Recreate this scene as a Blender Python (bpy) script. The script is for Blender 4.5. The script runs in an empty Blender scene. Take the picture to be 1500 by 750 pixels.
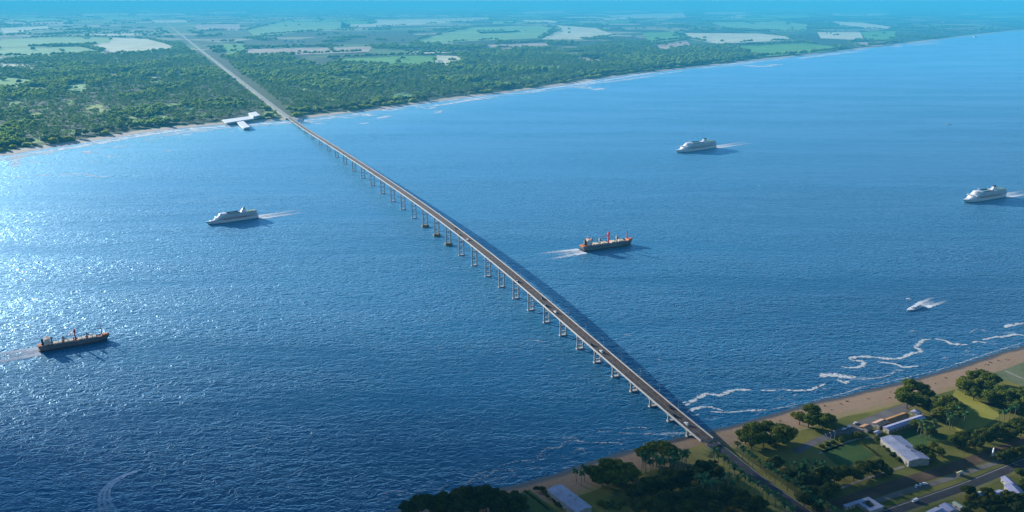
import bpy, math, random
import numpy as np
from mathutils import Vector, Matrix

RND = random.Random(11)
NR = np.random.default_rng(5)
sc = bpy.context.scene
COL = sc.collection

# ------------------------------------------------------------------ camera geometry
FPX, CAM_H = 1300.0, 450.0
PITCH = math.atan(374 / FPX)
CP, SP = math.cos(PITCH), math.sin(PITCH)


def P(px, py, z=0.0):
    """ground position (height z) seen at pixel px,py of the 1500x750 photograph"""
    u, v = px - 750.0, py - 375.0
    t = (CAM_H - z) / (FPX * SP + v * CP)
    return Vector((u * t, (FPX * CP - v * SP) * t, z))


def proj(x, y, z):
    x, y, z = np.asarray(x, float), np.asarray(y, float), np.asarray(z, float)
    dz = CAM_H - z
    depth = y * CP + dz * SP
    vv = dz * CP - y * SP
    return 750 + FPX * x / depth, 375 + FPX * vv / depth


# ------------------------------------------------------------------ node helpers
def new_mat(name):
    m = bpy.data.materials.new(name)
    m.use_nodes = True
    nt = m.node_tree
    nt.nodes.clear()
    return m, nt


class G:
    """small helper to write node graphs"""
    def __init__(s, nt):
        s.nt = nt

    def n(s, kind, props=None, **ins):
        nd = s.nt.nodes.new(kind)
        for k, v in (props or {}).items():
            setattr(nd, k, v)
        for k, v in ins.items():
            key = k.replace('_', ' ')
            sock = nd.inputs[int(k[1:])] if (k[0] == 'i' and k[1:].isdigit()) else nd.inputs[key]
            s.put(sock, v)
        return nd

    def put(s, sock, v):
        if isinstance(v, bpy.types.NodeSocket):
            s.nt.links.new(v, sock)
        elif isinstance(v, (tuple, list)) and sock.type == 'RGBA' and len(v) == 3:
            sock.default_value = (*v, 1)
        else:
            sock.default_value = v

    def math(s, op, a, b=0.0, clamp=False):
        return s.n('ShaderNodeMath', {'operation': op, 'use_clamp': clamp}, i0=a, i1=b).outputs[0]

    def mix(s, f, a, b):
        nd = s.n('ShaderNodeMix', {'data_type': 'RGBA'})
        s.put(nd.inputs[0], f)
        s.put(nd.inputs[6], a)
        s.put(nd.inputs[7], b)
        return nd.outputs[2]

    def noise(s, vec, scale, detail=2.0, rough=0.5):
        return s.n('ShaderNodeTexNoise', None, Vector=vec, Scale=scale, Detail=detail, Roughness=rough).outputs[0]

    def ramp(s, f, lo, hi, a=0.0, b=1.0):
        return s.n('ShaderNodeMapRange', {'clamp': True, 'interpolation_type': 'SMOOTHSTEP'}, i0=f, i1=lo, i2=hi, i3=a, i4=b).outputs[0]

    def pos(s, scale=(1, 1, 1), rot=0.0):
        p = s.n('ShaderNodeNewGeometry').outputs['Position']
        return s.n('ShaderNodeMapping', {'vector_type': 'TEXTURE'} if 0 else {}, Vector=p, Rotation=(0, 0, rot), Scale=scale).outputs[0]

    def obj(s, scale=(1, 1, 1), rot=0.0):
        p = s.n('ShaderNodeTexCoord').outputs['Object']
        return s.n('ShaderNodeMapping', None, Vector=p, Rotation=(0, 0, rot), Scale=scale).outputs[0]

    def attr(s, name, kind='GEOMETRY'):
        return s.n('ShaderNodeAttribute', {'attribute_name': name, 'attribute_type': kind})

    def out(s, shader):
        o = s.n('ShaderNodeOutputMaterial')
        s.nt.links.new(shader, o.inputs[0])


MATS = {}


def paint(name, col, rough=0.6, var=0.15, scale=0.4, metallic=0.0, spec=0.4, dirt=None):
    """plain surface with uneven wear"""
    if name in MATS:
        return MATS[name]
    m, nt = new_mat(name)
    g = G(nt)
    v = g.obj()
    n1 = g.noise(v, scale, 4, 0.6)
    n2 = g.noise(v, scale * 6, 3, 0.6)
    f = g.math('ADD', g.math('MULTIPLY', n1, 0.65), g.math('MULTIPLY', n2, 0.35))
    lo = tuple(c * (1 - var * 1.6) for c in col)
    hi = tuple(min(0.9, c * (1 + var)) for c in col)
    c = g.mix(g.ramp(f, 0.3, 0.7), lo, hi)
    if dirt:
        c = g.mix(g.ramp(g.noise(v, scale * 2.3, 5, 0.7), 0.55, 0.75, 0, 0.7), c, dirt)
    b = g.n('ShaderNodeBsdfPrincipled', None, Base_Color=c, Roughness=rough, Metallic=metallic)
    b.inputs['Specular IOR Level'].default_value = spec
    g.out(b.outputs[0])
    MATS[name] = m
    return m


# ------------------------------------------------------------------ mesh helpers
class MB:
    def __init__(s):
        s.v, s.f = [], []

    def add(s, vs, fs):
        o = len(s.v)
        s.v += [tuple(p) for p in vs]
        s.f += [tuple(i + o for i in f) for f in fs]
        return s

    def box(s, x0, x1, y0, y1, z0, z1, tx=0.0, ty=0.0):
        """box; tx, ty pull the top in"""
        return s.add([(x0, y0, z0), (x1, y0, z0), (x1, y1, z0), (x0, y1, z0),
                      (x0 + tx, y0 + ty, z1), (x1 - tx, y0 + ty, z1), (x1 - tx, y1 - ty, z1), (x0 + tx, y1 - ty, z1)],
                     [(3, 2, 1, 0), (4, 5, 6, 7), (0, 1, 5, 4), (1, 2, 6, 5), (2, 3, 7, 6), (3, 0, 4, 7)])

    def prism(s, bot, top):
        n = len(bot)
        return s.add(list(bot) + list(top), [tuple(range(n - 1, -1, -1)), tuple(range(n, 2 * n))] +
                     [(i, (i + 1) % n, n + (i + 1) % n, n + i) for i in range(n)])

    def tube(s, pts, radii, n=8, cap=True):
        rings = []
        pts = [Vector(p) for p in pts]
        for i, p in enumerate(pts):
            d = (pts[min(i + 1, len(pts) - 1)] - pts[max(i - 1, 0)]).normalized()
            a = d.cross(Vector((0, 0, 1)))
            if a.length < 1e-3:
                a = Vector((1, 0, 0))
            a.normalize()
            b = a.cross(d).normalized()
            rings.append([p + (a * math.cos(2 * math.pi * k / n) + b * math.sin(2 * math.pi * k / n)) * radii[i] for k in range(n)])
        vs = [q for r in rings for q in r]
        fs = [(i * n + k, (i + 1) * n + k, (i + 1) * n + (k + 1) % n, i * n + (k + 1) % n) for i in range(len(pts) - 1) for k in range(n)]
        if cap:
            fs += [tuple(range(n)), tuple(range((len(pts) - 1) * n + n - 1, (len(pts) - 1) * n - 1, -1))]
        return s.add(vs, fs)

    def loft(s, secs, closed=True, cap0=True, cap1=True):
        n = len(secs[0])
        vs = [q for r in secs for q in r]
        m = n if closed else n - 1
        fs = [(i * n + k, i * n + (k + 1) % n, (i + 1) * n + (k + 1) % n, (i + 1) * n + k) for i in range(len(secs) - 1) for k in range(m)]
        if cap0:
            fs.append(tuple(range(n - 1, -1, -1)))
        if cap1:
            o = (len(secs) - 1) * n
            fs.append(tuple(range(o, o + n)))
        return s.add(vs, fs)

    def build(s, name, mat, parent=None, smooth=False, loc=None):
        me = bpy.data.meshes.new(name)
        me.from_pydata(s.v, [], s.f)
        me.update()
        return link(name, me, mat, parent, smooth, loc)


def link(name, me, mat, parent=None, smooth=False, loc=None):
    for m in (mat if isinstance(mat, (list, tuple)) else [mat]):
        me.materials.append(m)
    if smooth:
        me.polygons.foreach_set('use_smooth', [True] * len(me.polygons))
    o = bpy.data.objects.new(name, me)
    COL.objects.link(o)
    if parent:
        o.parent = parent
    if loc is not None:
        o.location = loc
    return o


def np_mesh(name, v, f, attrs=None):
    """v (N,3), f (M,k) uniform faces; attrs: {name: per-vertex float}"""
    me = bpy.data.meshes.new(name)
    v = np.asarray(v, np.float32)
    f = np.asarray(f, np.int32)
    k = f.shape[1]
    me.vertices.add(len(v))
    me.vertices.foreach_set('co', v.ravel())
    me.loops.add(f.size)
    me.loops.foreach_set('vertex_index', f.ravel())
    me.polygons.add(len(f))
    me.polygons.foreach_set('loop_start', np.arange(0, f.size, k, dtype=np.int32))
    for an, av in (attrs or {}).items():
        a = me.attributes.new(an, 'FLOAT', 'POINT')
        a.data.foreach_set('value', np.asarray(av, np.float32))
    me.update(calc_edges=True)
    return me


def tag(o, label=None, cat=None, group=None, kind=None):
    if label:
        o['label'] = label
    if cat:
        o['category'] = cat
    if group:
        o['group'] = group
    if kind:
        o['kind'] = kind
    return o


def thing(name, label, cat, loc=(0, 0, 0), rz=0.0, group=None):
    o = bpy.data.objects.new(name, None)
    COL.objects.link(o)
    o.location = loc
    o.rotation_euler = (0, 0, rz)
    return tag(o, label, cat, group)


def copy_tree(o, parent=None):
    c = o.copy()
    COL.objects.link(c)
    c.parent = parent
    for ch in o.children:
        copy_tree(ch, c)
    return c


def place(proto, used, loc, rz=0.0, s=1.0, label=None, group=None, sz=None):
    """first call moves the prototype itself, later calls copy it with its parts"""
    o = proto if not used.get(proto.name) else copy_tree(proto)
    used[proto.name] = True
    o.location = loc
    o.rotation_euler = (0, 0, rz)
    o.scale = (s, s, sz or s)
    if label:
        o['label'] = label
    if group:
        o['group'] = group
    return o


# ------------------------------------------------------------------ numpy geometry tools
def resample(pts, step):
    pts = np.asarray(pts, float)
    d = np.r_[0, np.cumsum(np.linalg.norm(np.diff(pts, axis=0), axis=1))]
    n = max(2, int(d[-1] / step) + 1)
    s = np.linspace(0, d[-1], n)
    return np.stack([np.interp(s, d, pts[:, k]) for k in range(pts.shape[1])], 1)


def smooth_line(pts, n=8):
    """Catmull-Rom through the points"""
    p = np.asarray(pts, float)
    p = np.vstack([2 * p[0] - p[1], p, 2 * p[-1] - p[-2]])
    out = []
    for i in range(1, len(p) - 2):
        for t in np.linspace(0, 1, n, endpoint=False):
            a, b, c, d = p[i - 1], p[i], p[i + 1], p[i + 2]
            out.append(0.5 * (2 * b + (c - a) * t + (2 * a - 5 * b + 4 * c - d) * t * t + (3 * b - a - 3 * c + d) * t ** 3))
    out.append(p[-2])
    return np.array(out)


def normals2(p):
    d = np.gradient(p[:, :2], axis=0)
    d /= np.linalg.norm(d, axis=1)[:, None] + 1e-9
    return np.stack([-d[:, 1], d[:, 0]], 1)      # left of travel


def inside(poly, x, y):
    poly = np.asarray([(p[0], p[1]) for p in poly], float)
    r = np.zeros(len(x), bool)
    j = len(poly) - 1
    for i in range(len(poly)):
        xi, yi, xj, yj = *poly[i], *poly[j]
        c = ((yi > y) != (yj > y)) & (x < (xj - xi) * (y - yi) / (yj - yi + 1e-12) + xi)
        r ^= c
        j = i
    return r


def dist_line(line, x, y):
    line = np.asarray(line, float)[:, :2]
    best = np.full(len(x), 1e12)
    for a, b in zip(line[:-1], line[1:]):
        d = b - a
        t = np.clip(((x - a[0]) * d[0] + (y - a[1]) * d[1]) / (d @ d + 1e-9), 0, 1)
        best = np.minimum(best, (x - a[0] - t * d[0]) ** 2 + (y - a[1] - t * d[1]) ** 2)
    return np.sqrt(best)


LAT = NR.random((256, 256))


def vnoise(x, y):
    xi, yi = np.floor(x).astype(int), np.floor(y).astype(int)
    fx, fy = x - xi, y - yi
    fx, fy = fx * fx * (3 - 2 * fx), fy * fy * (3 - 2 * fy)
    a = LAT[xi % 256, yi % 256]
    b = LAT[(xi + 1) % 256, yi % 256]
    c = LAT[xi % 256, (yi + 1) % 256]
    d = LAT[(xi + 1) % 256, (yi + 1) % 256]
    return (a * (1 - fx) + b * fx) * (1 - fy) + (c * (1 - fx) + d * fx) * fy


def sheet(name, px_poly, z, mat, kind='structure', label=None, cat=None, group=None):
    mb = MB()
    pts = [P(x, y, z) for x, y in px_poly]
    if sum(a.x * b.y - b.x * a.y for a, b in zip(pts, pts[1:] + pts[:1])) < 0:
        pts.reverse()
    mb.add(pts, [tuple(range(len(pts)))])
    o = mb.build(name, mat)
    return tag(o, label, cat, group, kind)


def ribbon(name, line, w, z, mat, kind='structure'):
    """flat strip of width w along world points"""
    line = np.asarray(line, float)
    nrm = normals2(line)
    zz = line[:, 2] if z is None else np.full(len(line), z)
    l = np.c_[line[:, :2] + nrm * w / 2, zz]
    r = np.c_[line[:, :2] - nrm * w / 2, zz]
    mb = MB()
    n = len(line)
    mb.add(np.vstack([l, r]).tolist(), [(i, n + i, n + i + 1, i + 1) for i in range(n - 1)])
    o = mb.build(name, mat)
    return tag(o, kind=kind) if kind else o


# ------------------------------------------------------------------ shorelines
NEAR_PX = [(-500, 985), (0, 872), (300, 803), (460, 770), (560, 752), (640, 737), (700, 723), (750, 711), (800, 697), (850, 681),
           (900, 665), (950, 652), (1000, 640), (1050, 628), (1100, 615), (1180, 592), (1233, 580), (1308, 561), (1372, 546),
           (1457, 518), (1500, 505), (1600, 474), (1800, 412), (2300, 280)]
FAR_PX = [(-1500, 470), (-700, 341), (-300, 277), (0, 229), (60, 219), (130, 208), (210, 195), (300, 185), (360, 180), (425, 176), (480, 170),
          (560, 160), (640, 149), (700, 141), (780, 131), (850, 121), (900, 113), (960, 105.5), (1030, 98), (1100, 89.5), (1180, 81), (1250, 73), (1340, 62),
          (1420, 52.5), (1500, 44), (1650, 32), (1850, 21), (2600, 9.5), (4500, 4.2)]
near_shore = smooth_line([P(*p)[:] for p in NEAR_PX], 8)
far_shore = smooth_line([P(*p)[:] for p in FAR_PX], 8)
# the water's edge wanders a little
for L, amp in ((near_shore, 1.3), (far_shore, 7.0)):
    nn = normals2(L)
    s = np.arange(len(L))
    L[:, :2] += nn * (amp * (np.sin(s * 0.27) * 0.5 + np.sin(s * 0.62 + 1) * 0.5))[:, None] * (L[:, 1] < 20000)[:, None]

GZ, FZ = 3.3, 3.0       # height of the near and the far land

# ------------------------------------------------------------------ materials of the setting
def water_material():
    m, nt = new_mat('sea_water')
    g = G(nt)
    p1 = g.pos((1 / 16, 1 / 8.5, 1), math.radians(-14))
    p2 = g.pos((1 / 7, 1 / 4, 1), math.radians(-30))
    p3 = g.pos((1 / 75, 1 / 40, 1), math.radians(8))
    h1 = g.n('ShaderNodeTexNoise', None, Vector=p1, Scale=1.0, Detail=3.0, Roughness=0.55, Distortion=0.8).outputs[0]
    h2 = g.n('ShaderNodeTexNoise', None, Vector=p2, Scale=1.0, Detail=3.0, Roughness=0.6, Distortion=0.6).outputs[0]
    h3 = g.noise(p3, 1.0, 2)
    ridge = g.math('POWER', g.math('SUBTRACT', 1.0, g.math('ABSOLUTE', g.math('MULTIPLY', g.math('SUBTRACT', h1, 0.5), 2.6))), 1.6)
    h = g.math('ADD', g.math('MULTIPLY', ridge, WAVE[0]), g.math('ADD', g.math('MULTIPLY', h2, WAVE[1]), g.math('MULTIPLY', h3, WAVE[2])))
    calm = g.ramp(g.noise(g.pos((1 / 800, 1 / 190, 1), 0.3), 1.0, 4, 0.6), 0.32, 0.66, 0.5, 1.3)
    bump = g.n('ShaderNodeBump', None, Strength=1.0, Distance=1.0, Height=g.math('MULTIPLY', h, calm))
    shallow = g.attr('shallow').outputs['Fac']
    patch = g.noise(g.pos((1 / 700, 1 / 240, 1), 0.15), 1.0, 4, 0.55)
    deep = g.mix(g.ramp(patch, 0.3, 0.7), WATER_A, WATER_B)
    deep = g.mix(g.attr('haze_tint').outputs['Fac'], deep, (0.001, 0.35, 0.57))  # hazy brightening with distance, painted into the water colour
    col = g.mix(shallow, deep, (0.14, 0.46, 0.50))
    # white flecks of broken water near the beaches
    fl = g.noise(g.pos((1 / 60, 1 / 16, 1), math.radians(-6)), 1.0, 5, 0.65)
    fleck = g.math('MULTIPLY', g.ramp(fl, 0.60, 0.68), g.ramp(g.attr('surf').outputs['Fac'], 0.1, 0.8))
    col = g.mix(g.math('MULTIPLY', fleck, 0.8), col, (0.75, 0.78, 0.78))
    cap = g.noise(g.pos((1 / 22, 1 / 9, 1), math.radians(-8)), 1.0, 5, 0.7)
    col = g.mix(g.math('MULTIPLY', g.ramp(cap, 0.735, 0.765), 0.75), col, (0.7, 0.74, 0.76))
    soft = g.n('ShaderNodeBump', None, Strength=1.0, Distance=WAVE[3], Height=g.math('MULTIPLY', h, calm))
    body = g.n('ShaderNodeBsdfDiffuse', None, Color=col, Normal=bump.outputs[0])
    shine = g.n('ShaderNodeBsdfGlossy', None, Color=(0.56, 0.82, 1.0), Roughness=WAVE[4], Normal=soft.outputs[0])
    fr = g.n('ShaderNodeFresnel', None, IOR=1.33, Normal=soft.outputs[0])
    mx = g.n('ShaderNodeMixShader', None, i0=fr.outputs[0], i1=body.outputs[0], i2=shine.outputs[0])
    g.out(mx.outputs[0])
    return m


WAVE = (1.3, 0.75, 0.8, 0.74, 0.42)
WATER_A, WATER_B = (0.001, 0.054, 0.115), (0.001, 0.074, 0.150)


def land_far_material():
    m, nt = new_mat('far_country')
    g = G(nt)
    p = g.pos((1 / 900, 1 / 1100, 1), 0.9)
    wob = g.n('ShaderNodeTexNoise', None, Vector=g.pos((1 / 700, 1 / 700, 1)), Scale=1.0, Detail=3.0).outputs['Color']
    p = g.n('ShaderNodeVectorMath', {'operation': 'MULTIPLY_ADD'}, i0=wob, i1=(0.55, 0.55, 0.0), i2=p).outputs[0]
    vor = g.n('ShaderNodeTexVoronoi', {'feature': 'F1'}, Vector=p, Scale=1.0, Randomness=0.9)
    cell = g.n('ShaderNodeSeparateColor', None, Color=vor.outputs['Color'])
    edge = g.n('ShaderNodeTexVoronoi', {'feature': 'DISTANCE_TO_EDGE'}, Vector=p, Scale=1.0, Randomness=0.9).outputs['Distance']
    wood = (0.022, 0.045, 0.018)
    grass = g.mix(cell.outputs[0], (0.06, 0.14, 0.035), (0.14, 0.25, 0.07))
    crop = g.mix(cell.outputs[1], (0.34, 0.32, 0.18), (0.60, 0.55, 0.38))
    c = g.mix(g.ramp(cell.outputs[2], 0.52, 0.53), grass, crop)
    c = g.mix(g.ramp(g.math('ADD', cell.outputs[1], g.math('MULTIPLY', g.noise(g.pos((1 / 500, 1 / 500, 1)), 1, 4), 0.9)), 0.86, 0.92), c, wood)
    c = g.mix(g.ramp(edge, 0.010, 0.022), wood, c)
    # nearer than the fields lies open woodland floor
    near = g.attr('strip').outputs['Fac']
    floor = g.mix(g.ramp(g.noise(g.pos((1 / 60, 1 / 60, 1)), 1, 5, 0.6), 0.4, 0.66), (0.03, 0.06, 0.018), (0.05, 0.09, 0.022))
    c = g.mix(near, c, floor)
    b = g.n('ShaderNodeBsdfPrincipled', None, Base_Color=c, Roughness=0.95)
    b.inputs['Specular IOR Level'].default_value = 0.1
    g.out(b.outputs[0])
    return m


def beach_material(name, wet, dry, over, w0, w1, g0, g1):
    """sand from the water's edge up: v is the distance from the water in metres"""
    m, nt = new_mat(name)
    g = G(nt)
    v = g.attr('off').outputs['Fac']
    n1 = g.noise(g.pos((1 / 28, 1 / 28, 1)), 1, 5, 0.6)
    n2 = g.noise(g.pos((1 / 3, 1 / 3, 1)), 1, 4, 0.6)
    vv = g.math('ADD', v, g.math('MULTIPLY', g.math('SUBTRACT', n1, 0.5), (w1 - w0) * 1.3))
    sand = g.mix(g.ramp(n2, 0.3, 0.7), tuple(c * 0.8 for c in dry), dry)
    tide = g.noise(g.n('ShaderNodeCombineXYZ', None, X=g.math('MULTIPLY', v, 0.35), Y=g.math('MULTIPLY', g.attr('along').outputs['Fac'], 0.012)).outputs[0], 1, 4, 0.6)
    sand = g.mix(g.ramp(tide, 0.55, 0.72, 0, 0.6), sand, tuple(c * 0.45 for c in dry))
    c = g.mix(g.ramp(vv, w0, w1), wet, sand)
    gv = g.math('ADD', v, g.math('MULTIPLY', g.math('SUBTRACT', n1, 0.5), (g1 - g0) * 1.6))
    c = g.mix(g.ramp(gv, g0, g1), c, g.mix(n2, tuple(c * 0.7 for c in over), over))
    rough = g.ramp(vv, w0, w1, 0.35, 0.95)
    b = g.n('ShaderNodeBsdfPrincipled', None, Base_Color=c, Roughness=rough)
    b.inputs['Specular IOR Level'].default_value = 0.25
    g.out(b.outputs[0])
    return m


def grass_material(name, a, b_, c_, s1=1 / 70, s2=1 / 9):
    m, nt = new_mat(name)
    g = G(nt)
    n1 = g.noise(g.pos((s1, s1, 1)), 1, 5, 0.6)
    n2 = g.noise(g.pos((s2, s2, 1)), 1, 5, 0.65)
    n3 = g.noise(g.pos((1 / 1.3, 1 / 1.3, 1)), 1, 3, 0.6)
    c = g.mix(g.ramp(n1, 0.38, 0.62), a, b_)
    c = g.mix(g.ramp(n2, 0.56, 0.75, 0, 0.8), c, c_)
    c = g.mix(g.ramp(n3, 0.3, 0.8, 0.0, 0.45), c, g.mix(0.5, c, (0.012, 0.02, 0.008)))
    b = g.n('ShaderNodeBsdfPrincipled', None, Base_Color=c, Roughness=0.95)
    b.inputs['Specular IOR Level'].default_value = 0.08
    g.out(b.outputs[0])
    return m


def field_material(name, a, b_, rot):
    m, nt = new_mat(name)
    g = G(nt)
    n1 = g.noise(g.pos((1 / 260, 1 / 260, 1)), 1, 4, 0.6)
    rows = g.noise(g.pos((1 / 420, 1 / 26, 1), rot), 1, 3, 0.6)
    f = g.math('ADD', g.math('MULTIPLY', n1, 0.55), g.math('MULTIPLY', rows, 0.45))
    c = g.mix(g.ramp(f, 0.36, 0.64), a, b_)
    b = g.n('ShaderNodeBsdfPrincipled', None, Base_Color=c, Roughness=0.95)
    b.inputs['Specular IOR Level'].default_value = 0.08
    g.out(b.outputs[0])
    return m


def asphalt(name, col=(0.055, 0.052, 0.05), edge=None, edge_at=0.9):
    m, nt = new_mat(name)
    g = G(nt)
    n1 = g.noise(g.pos((1 / 14, 1 / 14, 1)), 1, 5, 0.65)
    n2 = g.noise(g.pos((1, 1, 1)), 1.2, 3, 0.6)
    c = g.mix(g.ramp(n1, 0.3, 0.7), tuple(k * 0.75 for k in col), tuple(k * 1.3 for k in col))
    c = g.mix(g.ramp(n2, 0.4, 0.8, 0, 0.3), c, tuple(k * 1.7 for k in col))
    b = g.n('ShaderNodeBsdfPrincipled', None, Base_Color=c, Roughness=0.85)
    b.inputs['Specular IOR Level'].default_value = 0.25
    g.out(b.outputs[0])
    return m


def foam_material(name, col, lo, hi, strength=1.0, soft=0.1):
    """broken froth: v across (-1..1), fade along, both stored on the mesh"""
    m, nt = new_mat(name)
    g = G(nt)
    v = g.math('ABSOLUTE', g.attr('across').outputs['Fac'])
    fade = g.attr('fade').outputs['Fac']
    n1 = g.n('ShaderNodeTexNoise', None, Vector=g.pos((1 / lo, 1 / lo, 1)), Scale=1.0, Detail=6.0, Roughness=0.68, Distortion=1.2).outputs[0]
    n2 = g.noise(g.pos((3.2 / lo, 3.2 / lo, 1)), 1.0, 5, 0.7)
    n1 = g.math('ADD', g.math('MULTIPLY', n1, 0.62), g.math('MULTIPLY', n2, 0.38))
    d = g.math('SUBTRACT', g.math('ADD', g.math('MULTIPLY', g.math('SUBTRACT', n1, 0.5), 2.4), 0.72), g.math('MULTIPLY', g.math('POWER', v, 1.7), 0.55))
    a = g.math('MULTIPLY', g.ramp(d, hi, hi + soft), g.math('MULTIPLY', fade, strength))
    c = g.mix(g.ramp(n1, 0.4, 0.7), tuple(k * 0.75 for k in col), col)
    df = g.n('ShaderNodeBsdfDiffuse', None, Color=c)
    tr = g.n('ShaderNodeBsdfTransparent')
    mx = g.n('ShaderNodeMixShader', None, i0=a, i1=tr.outputs[0], i2=df.outputs[0])
    g.out(mx.outputs[0])
    return m


def foliage(name, dark, light, inst=False, trans=0.25):
    m, nt = new_mat(name)
    g = G(nt)
    leaf = g.attr('leaf').outputs['Fac']
    if inst:
        t = g.attr('tint', 'INSTANCER').outputs['Fac']
    else:
        t = g.n('ShaderNodeObjectInfo').outputs['Random']
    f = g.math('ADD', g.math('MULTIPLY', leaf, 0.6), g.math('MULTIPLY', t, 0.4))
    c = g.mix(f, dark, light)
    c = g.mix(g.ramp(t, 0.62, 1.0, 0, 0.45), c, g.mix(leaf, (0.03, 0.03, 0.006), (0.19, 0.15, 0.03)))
    df = g.n('ShaderNodeBsdfDiffuse', None, Color=c)
    tl = g.n('ShaderNodeBsdfTranslucent', None, Color=g.mix(0.5, c, light))
    mx = g.n('ShaderNodeMixShader', None, i0=trans, i1=df.outputs[0], i2=tl.outputs[0])
    g.out(mx.outputs[0])
    return m


# ------------------------------------------------------------------ sea
def build_sea():
    pxs = np.r_[np.linspace(-3500, -200, 16), np.linspace(-100, 1600, 150), np.linspace(1700, 5000, 16)]
    pys = np.r_[2.6, 3.2, 4, 5.5, 8, 11, 15, 20, 26, 32, np.linspace(38, 300, 110), np.linspace(306, 780, 60), 850, 950, 1100, 1400]
    v = np.array([P(x, y, 0.0)[:] for y in pys for x in pxs])
    # make it reach behind the camera as well
    nx, ny = len(pxs), len(pys)
    back = v[-nx:].copy()
    back[:, 1] = -3000
    v = np.vstack([v, back])
    ny += 1
    f = np.array([(j * nx + i, (j + 1) * nx + i, (j + 1) * nx + i + 1, j * nx + i + 1) for j in range(ny - 1) for i in range(nx - 1)])
    df = dist_line(far_shore, v[:, 0], v[:, 1])
    dn = dist_line(near_shore, v[:, 0], v[:, 1])
    west = np.clip((300 - v[:, 0]) / 1500, 0, 1)
    sh = np.clip(1 - df / (220 + 800 * west), 0, 1) ** 1.4 * (0.35 + 0.55 * west)
    haze_tint = np.clip((dn - 150) / 4200, 0, 1) ** 0.85 * 0.95  # mask of the painted brightening: dark by the near shore, pale far out
    surf = np.maximum(np.clip(1 - df / 260, 0, 1) ** 1.5, 0.6 * np.clip(1 - dn / 90, 0, 1))
    me = np_mesh('sea', v, f, {'shallow': sh, 'surf': surf, 'haze_tint': haze_tint})
    o = link('sea', me, water_material())
    tag(o, kind='structure')


build_sea()


# ------------------------------------------------------------------ land
def strip_mesh(name, line, offs, side, mat):
    """sheet along a shoreline; offs: [(distance inland, height)], side +1 left of travel, -1 right"""
    n = normals2(line)
    for _ in range(6):
        n[1:-1] = (n[:-2] + 2 * n[1:-1] + n[2:]) / 4
    n = n / np.linalg.norm(n, axis=1)[:, None] * side
    along = np.r_[0, np.cumsum(np.linalg.norm(np.diff(line[:, :2], axis=0), axis=1))]
    rows, off, al = [], [], []
    for d, z in offs:
        mean = n.mean(0) / np.linalg.norm(n.mean(0))
        rows.append(np.c_[line[:, :2] + n * min(d, 120) + mean * max(d - 120, 0), np.full(len(line), z)])
        off.append(np.full(len(line), d))
        al.append(along)
    m = len(line)
    q = [(j * m + i, j * m + i + 1, (j + 1) * m + i + 1, (j + 1) * m + i) for j in range(len(offs) - 1) for i in range(m - 1)]
    if side < 0:
        q = [t[::-1] for t in q]
    me = np_mesh(name, np.vstack(rows), np.array(q), {'off': np.concatenate(off), 'along': np.concatenate(al)})
    return tag(link(name, me, mat), kind='structure'), rows


near_line = resample(near_shore[near_shore[:, 1] < 4000], 12)
m_beach = beach_material('near_sand', (0.040, 0.036, 0.034), (0.22, 0.145, 0.090), (0.18, 0.15, 0.05), 5.0, 12.0, 34, 52)
strip_mesh('beach', near_line, [(-60, -5), (0, 0), (9, 0.7), (26, 2.0), (50, GZ)], -1, m_beach)
m_lawn = grass_material('near_grass', (0.080, 0.092, 0.018), (0.165, 0.150, 0.034), (0.14, 0.105, 0.036))
strip_mesh('ground', near_line, [(50, GZ), (120, GZ), (500, GZ), (2600, GZ)], -1, m_lawn)

m_fbeach = beach_material('far_sand', (0.20, 0.16, 0.12), (0.52, 0.43, 0.34), (0.10, 0.13, 0.04), 2, 9, 44, 60)
_, frows = strip_mesh('far_beach', far_shore, [(-120, -5), (0, 0), (14, 1.2), (62, FZ)], 1, m_fbeach)


def build_far_ground():
    base = frows[-1]
    px, _ = proj(base[:, 0], base[:, 1], base[:, 2])
    px = np.maximum.accumulate(px + 1e-4 * np.arange(len(px)))
    far = np.array([P(x, 2.6, FZ)[:] for x in px])
    far[:, 1] = np.maximum(far[:, 1], base[:, 1] + 1200)
    rows = [base] + [base + (far - base) * k for k in (0.002, 0.008, 0.06, 1.0)]
    m = len(base)
    q = [(j * m + i, j * m + i + 1, (j + 1) * m + i + 1, (j + 1) * m + i) for j in range(len(rows) - 1) for i in range(m - 1)]
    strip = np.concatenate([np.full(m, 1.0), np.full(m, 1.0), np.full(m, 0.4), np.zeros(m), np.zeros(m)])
    me = np_mesh('far_ground', np.vstack(rows), np.array(q), {'strip': strip})
    tag(link('far_ground', me, land_far_material()), kind='structure')


build_far_ground()

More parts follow.
